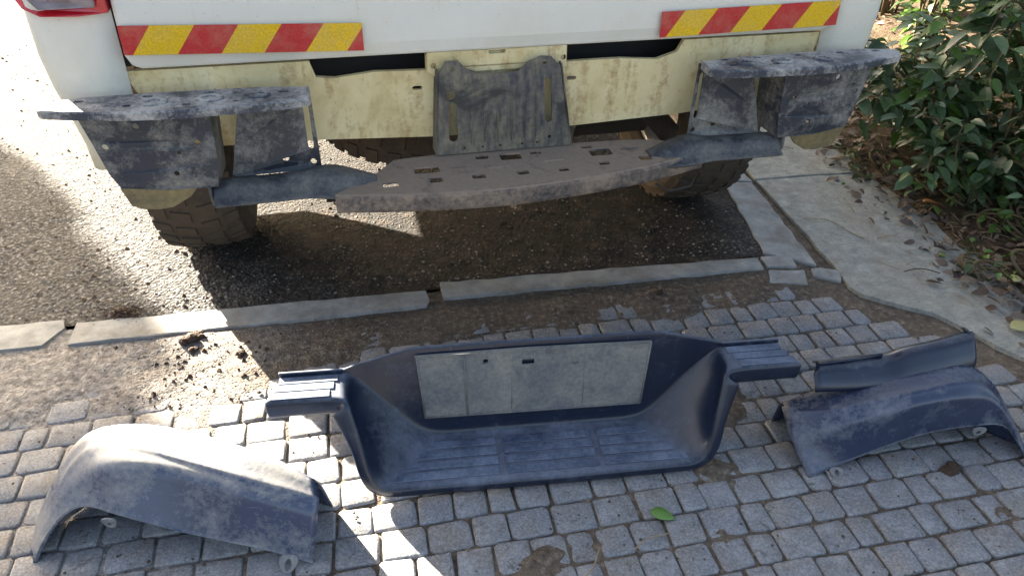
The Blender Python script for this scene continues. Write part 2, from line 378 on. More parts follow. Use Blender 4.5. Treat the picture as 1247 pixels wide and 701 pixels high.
def empty(name, loc=(0, 0, 0), rz=0):
    o = bpy.data.objects.new(name, None); COL.objects.link(o); o.location = loc; o.rotation_euler = (0, 0, rz)
    o.empty_display_size = .05
    return o
def tag(o, label=None, cat=None, group=None, kind=None):
    for k, v in (('label', label), ('category', cat), ('group', group), ('kind', kind)):
        if v: o[k] = v
    return o
def chaikin(p, it=2, closed=False):
    for _ in range(it):
        q = [] if closed else [tuple(p[0])]
        n = len(p)
        for i in range(n if closed else n - 1):
            a, b = p[i], p[(i + 1) % n]
            q.append(tuple(.75 * x + .25 * y for x, y in zip(a, b))); q.append(tuple(.25 * x + .75 * y for x, y in zip(a, b)))
        if not closed: q.append(tuple(p[-1]))
        p = q
    return p
def rrect(cx, cy, w, h, r=.3, ang=0):
    r = min(w, h) * r; out = []
    for sx, sy, a0 in ((1, -1, -90), (1, 1, 0), (-1, 1, 90), (-1, -1, 180)):
        for k in (0, 45, 90):
            a = R(a0 + k); x = sx * (w / 2 - r) + r * math.cos(a); y = sy * (h / 2 - r) + r * math.sin(a)
            out.append((cx + x * math.cos(ang) - y * math.sin(ang), cy + x * math.sin(ang) + y * math.cos(ang)))
    return out
def circ(cx, cy, r, n=12): return [(cx + r * math.cos(6.28318 * k / n), cy + r * math.sin(6.28318 * k / n)) for k in range(n)]
def smooth(a, b, x): t = max(0, min(1, (x - a) / (b - a))); return t * t * (3 - 2 * t)
def nz(x, y, z=0): return noise.noise((x, y, z))
def densify(pts, n):
    """Catmull-Rom through the points, n steps per span"""
    P = [Vector(p) for p in pts]; out = []
    for i in range(len(P) - 1):
        p0, p1, p2, p3 = P[max(i - 1, 0)], P[i], P[i + 1], P[min(i + 2, len(P) - 1)]
        for k in range(n):
            t = k / n
            out.append(.5 * ((2 * p1) + (p2 - p0) * t + (2 * p0 - 5 * p1 + 4 * p2 - p3) * t * t + (3 * p1 - p0 - 3 * p2 + p3) * t ** 3))
    out.append(P[-1]); return out

cp, sp_ = math.cos(PAV_YAW), math.sin(PAV_YAW)
def PW(x, y, z=0): return (x * cp - y * sp_, x * sp_ + y * cp, z)       # paving frame to world
ct, st_ = math.cos(TRUCK_YAW), math.sin(TRUCK_YAW)
def TW(x, y, z=0): return (TRUCK_X + x * ct - y * st_, TRUCK_Y + x * st_ + y * ct, z)

# ------------------------------------------------------------------ setting
g = MB(); S = 400
g.add([(-S, -S, -.06), (S, -S, -.06), (S, S, -.06), (-S, S, -.06)], [(0, 1, 2, 3)])
tag(g.build('ground', M['earth']), kind='structure')

a = MB()
KY = 1.825
def asph_z(x, y): return -.002 + .004 * nz(x * 1.7, y * 1.7) + .0015 * nz(x * 9, y * 9)
xs = [-30, -12, -6, -3.4] + [-3 + .05 * i for i in range(0, 86)]
ys = [KY - .012 + .05 * i for i in range(0, 70)] + [5.6, 7, 10, 16, 30, 60]
rows = [[(x if x < 1.29 else 1.29, y, asph_z(x, y)) for x in xs if x <= 1.29] + [(1.295, y, asph_z(1.3, y))] for y in ys]
a.grid(rows)
o = a.build('road', M['asphalt'], smooth=True); o.rotation_euler = (0, 0, PAV_YAW); tag(o, kind='structure')

# pavement: bed of soil with the blocks standing in it
rnd = random.Random(5)
MOUNDS = [(.70, 1.02, .07, .05, .013), (.62, 1.14, .05, .06, .012), (.27, .86, .06, .04, .013), (.78, 1.18, .06, .05, .010), (.40, .84, .04, .05, .010),
          (.60, .86, .05, .03, .010), (.74, 1.27, .10, .05, .010), (-.42, 1.60, .3, .1, .006), (.53, .74, .06, .04, .009)]
def bed_z(x, y):
    band = smooth(1.42 + .075 * smooth(-.35, .0, x), 1.53 + .075 * smooth(-.35, .0, x), y + .03 * nz(x * 5, 3.3) - .05 * smooth(1.0, 1.35, x) + .04 * smooth(-.2, -.7, x)) * (1 - .5 * smooth(1.15, 1.4, x)) * (1 - .45 * smooth(1.68, 1.73, y))
    n = nz(x * 6, y * 6, 1.7); n2 = nz(x * 23, y * 23, 4.1); n3 = nz(x * 70, y * 70, 9.2)
    z = -.0062 + .0020 * n + .0018 * n2 + .0012 * n3 + band * (.0078 + .0040 * n)
    for mx, my, sx, sy, hh in MOUNDS:
        d = ((x - mx) / sx) ** 2 + ((y - my) / sy) ** 2
        if d < 6: z += hh * .72 * math.exp(-d) * (1 + .9 * n2 + .6 * n)
    z += .004 * smooth(.28, .5, nz(x * 3.1 + 7, y * 3.1))
    return z
b = MB()
xs = [-3.2, -2.4, -1.9] + [-1.6 + .011 * i for i in range(0, 310)] + [2.2, 2.6]
ys = [-3.5, -2, -1, -.3, .1] + [.40 + .011 * i for i in range(0, 128)]
b.grid([[(x, y, bed_z(x, y)) for x in xs] for y in ys])
pav = b.build('pavement', M['soil'], smooth=True); pav.rotation_euler = (0, 0, PAV_YAW); tag(pav, kind='structure')

def cobble_mesh(w, d, r, k):
    q = MB(); o8 = []
    c = .004 + r.random() * .005
    for sx, sy in ((-1, -1), (1, -1), (1, 1), (-1, 1)):
        j = lambda: r.uniform(-.0022, .0022)
        cc = c * r.uniform(.5, 1.4)
        pa = (sx * (w / 2 - cc) + j(), sy * d / 2 + j()); pb = (sx * w / 2 + j(), sy * (d / 2 - cc) + j())
        o8 += [pa, pb] if sx * sy < 0 else [pb, pa]
    # order around the block
    o8.sort(key=lambda p: math.atan2(p[1] / d, p[0] / w))
    def ring(s, z, jit): return [(x * s + r.uniform(-jit, jit), y * s + r.uniform(-jit, jit), z + r.uniform(-jit, jit) * .5) for x, y in o8]
    A = [(x, y, -.06) for x, y in o8]; B = [(x, y, -.0050) for x, y in o8]; C = ring(.972, -.0011, .0006); D = ring(.88, .0003, .0009)
    vs = A + B + C + D; fs = []
    for lv in range(3):
        for i in range(8): fs.append((lv * 8 + i, lv * 8 + (i + 1) % 8, lv * 8 + 8 + (i + 1) % 8, lv * 8 + 8 + i))
    fs.append(tuple(24 + i for i in range(8)))
    q.add(vs, fs); return q
WID = (.050, .068, .084)
PITCHR = .0725
cm = {w: [cobble_mesh(w, PITCHR - .0048, random.Random(int(w * 1000) * 50 + k), k) for k in range(9)] for w in WID}
cmesh = {w: [q.mesh('cobble', M['cobble'], True) for q in cm[w]] for w in WID}
spots = []
r = random.Random(11)
for row in range(-3, 21):
    y = 1.43 - PITCHR * (row + .5)
    x = -2.2 + r.random() * .08
    x1 = 2.05
    while x < x1:
        w = r.choice((WID[0], WID[1], WID[1], WID[2], WID[2]))
        xc = x + w / 2
        edge = 1.30 + (1.545 - y) * .90 if y > 1.2 else 1.62 + (1.2 - y) * .45    # slanting border of the concrete path
        if xc + w / 2 < edge:
            spots.append((xc + r.uniform(-.0015, .0015), y + r.uniform(-.0018, .0018) + .004 * nz(xc * 2, y * 3), w, r.randrange(9),
                          r.uniform(-.0026, .0022), r.uniform(-.035, .035), r.uniform(-.03, .03), r.uniform(-.02, .02), r.random() < .5))
        x += w + r.uniform(.0030, .0068)
def in_view(x, y):
    return x > -.74 - .305 * (y - 1.03) - .05 and x < 1.16 + .87 * (y - .661) and y > 1.03 - .198 * (x + .722) - .05
vis = [s for s in spots if in_view(s[0], s[1])]
cx, sx_, hx = math.cos(0), 0, 0
vis.sort(key=lambda s: s[1]); near = set(id(s) for s in vis[:300])
rest = MB()
for s in spots:
    x, y, w, k, dz, rz, tx, ty, fl = s
    if id(s) in near:
        o = bpy.data.objects.new('cobble', cmesh[w][k]); COL.objects.link(o); o.parent = pav
        o.location = (x, y, dz); o.rotation_euler = (tx, ty, rz + (math.pi if fl else 0))
    else:
        mt = Matrix.Translation((x, y, dz)) @ Matrix.Rotation(rz, 4, 'Z')
        q = cm[w][k]; rest.add([tuple(mt @ Vector(v)) for v in q.v], q.f)
o = rest.build('cobble_area', M['cobble'], pav, smooth=True); o.name = 'cobble_area'; tag(o, kind='stuff')
print('cobbles', len(near), len(vis), len(spots))

# flush kerb across the drive
def jag(p, q, n, j, rr):
    out = []
    for i in range(n):
        t = i / n; out.append((p[0] + (q[0] - p[0]) * t + rr.uniform(-j, j), p[1] + (q[1] - p[1]) * t + rr.uniform(-j, j)))
    return out
kerb = empty('kerb'); kerb.rotation_euler = (0, 0, PAV_YAW); tag(kerb, kind='structure')
KS = [[(-2.0, 1.74), (-.835, 1.728), (-.80, 1.80), (-.815, 1.832), (-2.0, 1.85)],
      [(-3.2, 1.75), (-2.02, 1.742), (-2.02, 1.85), (-3.2, 1.856)],
      [(-.775, 1.724), (.138, 1.722), (.150, 1.75), (.145, 1.800), (-.30, 1.806), (-.775, 1.814)],
      [(.195, 1.750), (1.155, 1.730), (1.165, 1.790), (.70, 1.812), (.190, 1.828)],
      [(1.172, 1.738), (1.262, 1.725), (1.275, 1.79), (1.182, 1.80)]]
for i, k in enumerate(KS):
    rr = random.Random(40 + i); ol = []
    for j in range(len(k)):
        L = math.dist(k[j], k[(j + 1) % len(k)]); ol += jag(k[j], k[(j + 1) % len(k)], max(1, int(L / .05)), .0035, rr)
    q = MB(); q.plate(ol, [], .09, lambda u, v, w: (u, v, w - .0825 + .0012 * nz(u * 20, v * 20)))
    q.build('kerb_stone', M['kerb'], kerb, bevel=.004)
# long edging beside the road and broken ends
ed = empty('edging'); ed.rotation_euler = (0, 0, PAV_YAW); tag(ed, kind='structure')
ES = [[(1.205, 1.815), (1.33, 1.72), (1.395, 2.28), (1.29, 2.30)],
      [(1.292, 2.31), (1.397, 2.29), (1.43, 3.20), (1.32, 3.20)],
      [(1.322, 3.21), (1.432, 3.21), (1.48, 4.20), (1.37, 4.20)],
      [(1.372, 4.21), (1.482, 4.21), (1.60, 8.2), (1.49, 8.2)],
      [(1.285, 1.665), (1.355, 1.628), (1.385, 1.68), (1.335, 1.706), (1.300, 1.706)],
      [(1.14, 1.655), (1.25, 1.63), (1.275, 1.70), (1.17, 1.722)]]
for i, k in enumerate(ES):
    rr = random.Random(80 + i); ol = []
    for j in range(len(k)):
        L = math.dist(k[j], k[(j + 1) % len(k)]); ol += jag(k[j], k[(j + 1) % len(k)], max(1, int(L / .05)), .004, rr)
    q = MB(); hh = .004 if i < 4 else .005
    q.plate(ol, [], .09, lambda u, v, w: (u, v, w - .09 + hh + .0015 * nz(u * 15, v * 15)))
    q.build('edging_stone', M['kerb'], ed, bevel=.004)
# concrete path slabs along the planting
path = empty('path'); path.rotation_euler = (0, 0, PAV_YAW); tag(path, kind='structure')
PS = [[(1.36, 1.60), (1.37, 1.55), (1.52, 1.425), (1.625, 1.20), (1.72, .95), (1.95, .2), (2.4, .2), (2.15, 1.2), (1.98, 1.75), (1.90, 2.272), (1.412, 2.288), (1.395, 1.95)],
      [(1.414, 2.294), (1.90, 2.278), (2.02, 2.75), (2.10, 3.4), (1.455, 3.4)],
      [(1.457, 3.406), (2.10, 3.406), (2.2, 6.0), (1.60, 6.0)]]
for i, k in enumerate(PS):
    rr = random.Random(90 + i); ol = []
    for j in range(len(k)):
        L = math.dist(k[j], k[(j + 1) % len(k)]); ol += jag(k[j], k[(j + 1) % len(k)], max(1, int(L / .07)), .006 if L < .9 else .003, rr)
    q = MB(); q.plate(ol, [], .12, lambda u, v, w: (u, v, w - .112 + (i * .003)))
    q.build('path_slab', M['concrete'], path, bevel=.006)
q = MB(); q.plate([(1.0, 1.60), (1.40, 1.50), (1.62, 1.25), (2.0, .3), (2.2, .3), (2.1, 2.5), (2.2, 6), (1.5, 8), (1.30, 8), (1.20, 1.84)], [], .03, lambda u, v, w: (u, v, w - .036))
q.build('joint_soil', M['soil'], path)
# planting bed rising gently to the right
def bank_z(x, y): 
    e = 1.72 + .10 * smooth(1.2, 2.3, y) + .35 * max(0, y - 2.4) * .45
    return -.012 + .018 * nz(x * 5, y * 5, 3) + .012 * nz(x * 14, y * 14, 8) + .13 * max(0, x - e - .05) + .034 * smooth(e - .07, e + .07, x + .07 * nz(y * 5, x * 5))
q = MB(); xs = [1.6 + .035 * i for i in range(0, 110)] + [6, 7, 9, 14]; ys = [.2, .6] + [.8 + .035 * i for i in range(0, 150)] + [6.5, 7.5, 9, 14]
q.grid([[(x, y, bank_z(x, y) - .10 * smooth(1.95, 1.55, x)) for x in xs] for y in ys])
o = q.build('planting_bed', M['earth'], smooth=True); o.rotation_euler = (0, 0, PAV_YAW); tag(o, kind='structure')

# ------------------------------------------------------------------ pickup truck
tr = empty('pickup_truck', (TRUCK_X, TRUCK_Y, 0), TRUCK_YAW)
tag(tr, 'white pickup truck with its bare rear bumper brackets exposed and muddy tyres', 'truck')
def quadsheet(name, mat, pts, thick, y0, holes=(), bevel=.004, parent=None, curve=None):
    q = MB(); q.plate(pts, holes, thick, curve or (lambda u, v, w: (u, y0 + w, v)))
    return q.build(name, mat, parent or tr, bevel=bevel)
# tailgate (rear skin leans a touch forward towards the top)
gate = quadsheet('tailgate', M['white'], rrect(.012, 1.025, 1.512, .555, .05), .05, 0, bevel=.006,
                 curve=lambda u, v, w: (u, w + .03 * (v - .75) + .006 * smooth(.79, .752, v) - .003 * math.cos(u * 1.8), v))
q = MB(); q.box((.012, -.006, 1.24), (.22, .012, .07)); q.build('tailgate_handle', M['trimgrey'], gate, bevel=.004)
q = MB(); q.box((-.7465, .030, 1.03), (.012, .016, .56)); q.build('seam_shade', M['black'], tr)  # black strip in place of the shade inside the tailgate gap
def tape(x0, x1, z0, z1, zr0, zr1, rest_first, n, slant):
    q = MB(); Y = lambda z: .03 * (z - .75) - .0050
    zt = lambda x: z1 + (zr1 - z1) * (x - x0) / (x1 - x0); zb = lambda x: z0 + (zr0 - z0) * (x - x0) / (x1 - x0)
    per = (x1 - x0) / n
    lines = [x0 + rest_first * per + per * k for k in range(int(n) + 1)]     # slanted borders at the top edge
    def clip(xa, xb):
        return max(x0, min(x1, xa)), max(x0, min(x1, xb))
    N = 240
    # cut the band in fine cells along the slants so the colours meet in clean diagonals
    prev = None; mi = 0
    bounds = [x0 - 1] + lines + [x1 + 1]
    for k in range(len(bounds) - 1):
        poly = [(bounds[k], 1), (bounds[k] - slant, 0), (bounds[k + 1] - slant, 0), (bounds[k + 1], 1)]
        # clip polygon to [x0,x1]
        for side, xl in ((1, x0), (-1, x1)):
            out = []
            for i in range(len(poly)):
                a_, b_ = poly[i], poly[(i + 1) % len(poly)]
                ia, ib = (a_[0] - xl) * side >= 0, (b_[0] - xl) * side >= 0
                if ia: out.append(a_)
                if ia != ib:
                    t = (xl - a_[0]) / (b_[0] - a_[0]); out.append((xl, a_[1] + (b_[1] - a_[1]) * t))
            poly = out
            if not poly: break
        if len(poly) < 3: continue
        vs = []
        for x, t in poly:
            z = zb(x) + (zt(x) - zb(x)) * t; vs.append((x, Y(z) - .003 * math.cos(x * 1.8) - .0006, z))
        ar = sum(poly[i][0] * poly[(i + 1) % len(poly)][1] - poly[(i + 1) % len(poly)][0] * poly[i][1] for i in range(len(poly)))
        fs = tuple(range(len(vs))); n0 = len(vs)
        back = [(x, y + .0012, z) for x, y, z in vs]
        q.add(vs + back, [fs if ar > 0 else fs[::-1], tuple(i + n0 for i in (fs[::-1] if ar > 0 else fs))] +
              [(i, (i + 1) % n0, n0 + (i + 1) % n0, n0 + i) for i in range(n0)], k % 2)
    o = q.build('reflective_tape', [M['tape_red'], M['tape_yellow']], gate)
    return o
tape(-.741, -.297, .779, .833, .7645, .818, .70, 5.62, .040)
tape(.338, .770, .757, .811, .763, .817, .70, 5.62, .040)
# rear corners of the bed with the lamps
def corner(s):
    q = MB(); rows = []
    for z in (.55, .60, .66, .72, .78, .84, .90, 1.0, 1.15, 1.30):
        xo = .862 + .038 * smooth(.55, .80, z) ; row = []
        prof = [(.748, .012), (.80, .004), (xo - .035, .002), (xo - .014, .008), (xo - .004, .022), (xo, .05), (xo + .002, .12), (xo, .40 if z > .2 else .2)]
        for x, y in prof: row.append((s * x + (.012 if False else 0), y + .02 * (z - .75), z))
        rows.append(row)
    q.grid(rows)
    o = q.build('corner_panel', M['white'], tr, smooth=True)
    m = o.modifiers.new('solid', 'SOLIDIFY'); m.thickness = .003; m.offset = -1
    # lamp
    pts = [(.748, .858), (.80, .853), (.862, .855), (.893, .866), (.907, .89), (.905, 1.16), (.88, 1.19), (.748, 1.18)]
    q = MB(); q.plate([(s * x, z) for x, z in pts], [], .035, lambda u, v, w: (u, w - .012 + .02 * (v - .75) + max(0, abs(u) - .86) * .6, v))
    l = q.build('tail_lamp', M['lamp_red'], tr, bevel=.008, seg=3)
    q = MB(); q.plate([(s * x, z) for x, z in ((.766, .869), (.862, .868), (.878, .885), (.874, .98), (.768, .98))], [], .01,
                      lambda u, v, w: (u, w - .0165 + .02 * (v - .75) + max(0, abs(u) - .86) * .6, v))
    q.build('clear_lens', M['lamp_clear'], l, bevel=.003)
    return o
corner(-1); corner(1)
# dusty lower rear panel with the two cut-outs under the tailgate
pan = [(-.758, .742), (-.70, .60), (-.66, .577), (-.39, .572), (-.16, .560), (.0, .556), (.16, .560), (.43, .570), (.60, .585), (.70, .605), (.758, .742),
       (.41, .742), (.396, .716), (.35, .702), (.26, .709), (.13, .709), (.13, .742), (-.172, .742), (-.172, .709), (-.28, .712), (-.36, .704), (-.398, .708), (-.408, .742)]
quadsheet('rear_panel', M['panel'], pan, .012, .016, holes=[rrect(-.192, .672, .022, .009, .5), rrect(.150, .672, .022, .009, .5)], bevel=.003)
q = MB(); q.box((0, .11, .735), (1.48, .004, .13)); q.build('dark_backing', M['black'], tr)  # black sheet standing in for the shade behind the cut-outs
# plate bracket between the cut-outs
br = [(-.170, .748), (-.171, .708), (-.157, .698), (-.128, .700), (-.10, .715), (-.07, .703), (.04, .703), (.08, .715), (.11, .703), (.134, .702), (.133, .748)]
quadsheet('plate_bracket', M['panel'], br, .005, .006, holes=[circ(-.157, .720, .006), circ(.126, .722, .006), rrect(-.021, .7425, .036, .007)], bevel=.002)
# hitch plate, pressed with ribs and slots
hp = [(-.160, .533), (-.154, .642), (-.149, .712), (-.136, .734), (-.109, .735), (-.096, .721), (-.071, .707), (-.018, .703), (.021, .706), (.044, .725), (.07, .735), (.092, .733), (.113, .712), (.127, .621), (.144, .532)]
hh = [rrect(-.124, .605, .019, .088, .5), circ(-.126, .663, .010), rrect(.087, .640, .016, .100, .5, .05), circ(.093, .556, .004),
      circ(.078, .722, .0045), circ(-.122, .718, .0045)] + [circ(x, .545, .0028, 8) for x in (-.10, -.06, -.02, .03, .065)]
h_ = quadsheet('hitch_plate', M['hitch'], hp, .004, -.024, holes=hh, bevel=.0015, curve=lambda u, v, w: (u, -.026 + w + .010 * smooth(.60, .74, v), v))
for x in (-.085, -.055, -.025, .005, .035, .06):
    q = MB(); q.tube([(x, -.0255, .555), (x, -.026, .60), (x, -.020, .66), (x, -.0165, .690)], [.001, .003, .003, .001], 6)
    q.build('pressed_rib', M['hitch'], h_, smooth=True)
for s, x0, x1 in ((-1, -.160, -.150), (1, .144, .115)):
    q = MB(); q.add([(x0, -.026, .533), (x1, -.014, .715), (x1 + s * .002, .016, .715), (x0 + s * .002, .016, .533)], [(0, 1, 2, 3)])
    o = q.build('side_flange', M['hitch'], h_); m = o.modifiers.new('s', 'SOLIDIFY'); m.thickness = .003
# step tray
to_ = [(-.388, -.162), (-.24, -.186), (-.075, -.200), (.085, -.191), (.282, -.158), (.430, -.112), (.40, -.060), (.34, -.030), (.28, -.020), (.144, -.013), (-.155, -.013), (-.256, -.024), (-.306, -.090)]
th = [rrect(x, y, w * 1.2, d * 1.25, .15, -.02) for x, y, w, d in ((-.275, -.141, .026, .016), (-.181, -.139, .022, .016), (-.193, -.087, .046, .024), (-.066, -.048, .024, .014), (-.003, -.056, .040, .026),
      (-.091, -.140, .024, .014), (.004, -.140, .022, .014), (.056, -.046, .022, .012), (.094, -.142, .020, .014), (.177, -.040, .022, .012), (.189, -.130, .020, .014), (.199, -.074, .042, .026), (.288, -.122, .024, .016))]
q = MB(); q.plate(to_, th, .004, lambda u, v, w: (u, v, .526 + w))
front = [p for p in to_[:6]]
dn = densify([(x, y, 0) for x, y in front], 6)
q.grid([[(p.x, p.y - dy, z) for p in dn] for dy, z in ((-.001, .5295), (.004, .527), (.0065, .521), (.0065, .496), (.004, .490), (-.010, .489))])
tray = q.build('step_tray', M['tray'], tr, bevel=.0015)
for x, y, w, d in ((-.12, -.09, .05, .002), (-.12, -.115, .05, .002), (.085, -.085, .05, .028), (-.04, -.095, .05, .028), (.27, -.07, .05, .002)):
    q = MB(); q.box((x, y, .531), (w, d, .0022), taper=.8)
    q.build('pressed_relief', M['tray'], tray, bevel=.001)
q = MB(); q.tube([(.30, -.165, .487), (.33, -.175, .470), (.385, -.165, .472), (.40, -.15, .49)], .003, 6); q.build('wire_loop', M['under'], tray, smooth=True)
# side gear, mirrored
def side(s, ph):
    # upper step plate
    pl = [(-.896, -.070), (-.885, -.098), (-.863, -.112), (-.76, -.138), (-.666, -.150), (-.59, -.149), (-.467, -.141), (-.425, -.132), (-.412, -.118), (-.414, -.070), (-.499, -.056), (-.678, -.050), (-.82, -.052)]
    pl = [(-x * s, y) for x, y in pl]; q = MB()
    q.plate(pl, [[(-u * s, v) for u, v in h] for h in ph], .004, lambda u, v, w: (u, v, .716 + w))
    o = q.build('step_plate', M['steel_top'], tr, bevel=.0015)
    if s < 0: o['label'] = 'blue grey punched step plate with a sunlit outer tip'
    fr = densify([(-x * s, y, 0) for x, y in ((-.898, -.066), (-.886, -.099), (-.863, -.113), (-.76, -.139), (-.666, -.151), (-.59, -.150), (-.467, -.142), (-.424, -.133), (-.411, -.118), (-.413, -.07))], 5)
    q = MB(); q.grid([[(p.x, p.y - dy, z) for p in fr] for dy, z in ((-.004, .7205), (0, .7205), (.003, .718), (.003, .705))])
    e = q.build('rolled_edge', M['steel_top'], o); m = e.modifiers.new('s', 'SOLIDIFY'); m.thickness = .003
    for x, y, rr_ in ((-.690, -.102, .026), (-.592, -.100, .027), (-.505, -.098, .024)):
        q = MB(); q.lathe([(rr_, .7195), (rr_ * .8, .7235), (rr_ * .55, .7235), (rr_ * .45, .7195)], 16, lambda a_, b_, c_: (-(x + a_) * s, y + b_ * .8, c_))
        q.build('pressed_ring', M['steel_top'], o, smooth=True)
    # outer bracket
    ob = [(-.832, .714), (-.595, .710), (-.600, .60), (-.608, .548), (-.70, .550), (-.786, .557), (-.80, .585), (-.815, .65)]
    oh = [circ(-.793, .641, .006, 10), circ(-.728, .682, .006, 10), circ(-.645, .700, .006, 10), circ(-.678, .583, .0055, 10), circ(-.629, .643, .005, 10), circ(-.665, .625, .004, 10)]
    q = MB(); q.plate([(-u * s, v) for u, v in ob], [[(-u * s, v) for u, v in h] for h in oh], .004, lambda u, v, w: (u, -.118 + w + .25 * max(0, abs(u) - .74), v))
    b = q.build('outer_bracket', M['steel'], tr, bevel=.0015)
    q = MB(); q.add([(-s * -.595, -.118, .710), (-s * -.608, -.118, .548), (-s * -.600, -.02, .55), (-s * -.590, -.02, .71)], [(0, 1, 2, 3)])
    f = q.build('bracket_return', M['steel'], b); m = f.modifiers.new('s', 'SOLIDIFY'); m.thickness = .003
    tb = [(-.788, .5565), (-.645, .549), (-.668, .522), (-.705, .500), (-.73, .497), (-.765, .503), (-.779, .512)]
    q = MB(); q.plate([(-u * s, v) for u, v in tb], [], .005, lambda u, v, w: (u, -.108 + w + .3 * max(0, .55 - v), v))
    q.build('bracket_tab', M['muddy'], tr, bevel=.0015)
    # inner bracket, tapering, with a slot
    ib = [(-.545, .714), (-.412, .714), (-.408, .545), (-.585, .545), (-.572, .60)]
    ih = [rrect(-.424, .640, .011, .105, .5), circ(-.423, .560, .0065), circ(-.478, .566, .0070), ]
    q = MB(); q.plate([(-u * s, v) for u, v in ib], [[(-u * s, v) for u, v in h] for h in ih], .004, lambda u, v, w: (u, -.070 + w + .02 * math.cos((abs(u) - .49) * 18), v))
    b = q.build('inner_bracket', M['steel'], tr, bevel=.0015)
    for xx in (-.545, -.515):
        q = MB(); q.tube([(-s * xx, -.060, .70), (-s * (xx - .018), -.060, .56)], [.003, .006], 6)
        q.build('pressed_fold', M['steel'], b, smooth=True)
    # support arm from under the brackets down to the tray
    rows = []
    A = [(-.622, .548, .036), (-.60, .550, .038), (-.50, .551, .037), (-.44, .555, .038), (-.41, .560, .042), (-.375, .557, .040), (-.335, .545, .028), (-.300, .534, .014)]
    for t in range(len(A)):
        x, zt, hgt = A[t]; yo = -.012 * t / 7
        k = 1 + .35 * smooth(-.46, -.39, x) * (1 - smooth(-.36, -.30, x))
        prof = [(-.072, zt - hgt), (-.070, zt - .012), (-.076, zt - .003), (-.090, zt), (-.104, zt - .003), (-.114, zt - .011), (-.118, zt - hgt * .6), (-.121, zt - hgt * .80), (-.133, zt - hgt * .88), (-.136, zt - hgt)]
        prof = [(-.10 + (y + .10) * k, z) for y, z in prof]
        rows.append([(-s * x, y + yo, z) for y, z in prof])
    cols = [densify(c, 4) for c in zip(*rows)]; q = MB(); q.grid(cols)
    o = q.build('support_arm', M['steel_arm'], tr, smooth=True); m = o.modifiers.new('s', 'SOLIDIFY'); m.thickness = .003
    q = MB(); q.plate(circ(-.082, .535, .040, 18)[2:17], [circ(-.082, .545, .008)], .006, lambda u, v, w: (-s * -.622 + (w if s > 0 else -w), u, v))
    q.build('arm_end_plate', M['steel_arm'], o, bevel=.0015)
    q = MB(); q.tube([(-s * -.650, -.075, .575), (-s * -.610, -.075, .575)], .010, 8); q.tube([(-s * -.655, -.075, .575), (-s * -.648, -.075, .575)], .015, 6)
    q.build('bolt', M['rim'], tr, smooth=False)
    # hanger hook below the arm
    q = MB(); q.box((-s * -.405, -.090, .515), (.004, .03, .055)); q.box((-s * -.385, -.090, .487), (.044, .03, .006)); q.box((-s * -.365, -.090, .505), (.004, .03, .036))
    q.build('hanger_hook', M['under'], tr, bevel=.001)
lh = [rrect(x, y, w, .010, .3) for x, y, w in ((-.822, -.074, .018), (-.705, -.068, .018), (-.597, -.067, .018), (-.545, -.123, .012), (-.46, -.088, .018), (-.632, -.122, .014), (-.735, -.112, .014))]
rh = [rrect(x, y, w, .011, .3) for x, y, w in ((-.842, -.070, .020), (-.752, -.068, .018), (-.649, -.068, .014), (-.549, -.066, .018), (-.469, -.068, .018), (-.472, -.105, .018), (-.57, -.112, .016), (-.693, -.112, .018))]
side(-1, lh); side(1, rh)

# wheels
def tread_blocks(q, Rr, wd, n, fn, mi=0):
    for k in range(n):
        a = 6.2831853 * k / n; da = 6.2831853 / n
        for (h0, h1, off, f) in ((-wd * .50, -wd * .30, 0, .62), (-wd * .26, -wd * .04, .35, .60), (wd * .04, wd * .26, .85, .60), (wd * .30, wd * .50, .5, .62)):
            a0 = a + da * off; a1 = a0 + da * f; sk = da * .18 * (1 if h0 < 0 else -1)
            vs = []
            for rr_, k_ in ((Rr - .014, 1), (Rr - .0055, .92)):
                for (aa, h_) in ((a0, h0), (a1, h0), (a1 + sk, h1), (a0 + sk, h1)):
                    am = (a0 + a1) / 2 + sk / 2; hm = (h0 + h1) / 2
                    aa = am + (aa - am) * k_; h2 = hm + (h_ - hm) * k_
                    r2 = rr_ - .012 * (abs(h2) / (wd * .5)) ** 3
                    vs.append(fn(r2 * math.cos(aa), r2 * math.sin(aa), h2))
            q.add(vs, [(3, 2, 1, 0), (4, 5, 6, 7), (0, 1, 5, 4), (1, 2, 6, 5), (2, 3, 7, 6), (3, 0, 4, 7)], mi)
def wheel(name, fn_t, Rr=.368, wd=.235, parent=tr):
    w = empty(name); w.parent = parent
    q = MB(); h = wd / 2
    prof = [(.205, -h * .80), (.235, -h * .98), (.28, -h * 1.06), (.32, -h * 1.02), (Rr - .022, -h * .90), (Rr - .012, -h * .6), (Rr - .010, 0), (Rr - .012, h * .6), (Rr - .022, h * .90), (.32, h * 1.02), (.28, h * 1.06), (.235, h * .98), (.205, h * .80)]
    q.lathe(prof, 48, fn_t); tread_blocks(q, Rr, wd * .96, 34, fn_t)
    q.build('tyre', M['tyre'], w)
    q = MB(); q.lathe([(.204, -h * .75), (.19, -h * .7), (.18, 0), (.10, h * .1), (.03, h * .15), (.03, h * .22), (.11, h * .2), (.185, h * .3), (.19, h * .7), (.204, h * .75)], 28, fn_t)
    q.build('rim', M['rim'], w, smooth=True)
    return w
AX = .72
wheel('rear_wheel', lambda a_, b_, c_: (-.767 - c_, AX + a_, .360 + b_))
wheel('rear_wheel', lambda a_, b_, c_: (.772 + c_, AX + a_, .360 + b_))
wheel('front_wheel', lambda a_, b_, c_: (-.767 - c_, AX + 3.05 + a_, .360 + b_))
wheel('front_wheel', lambda a_, b_, c_: (.772 + c_, AX + 3.05 + a_, .360 + b_))
wheel('spare_wheel', lambda a_, b_, c_: (-.06 + a_, .60 + b_, .475 - c_))
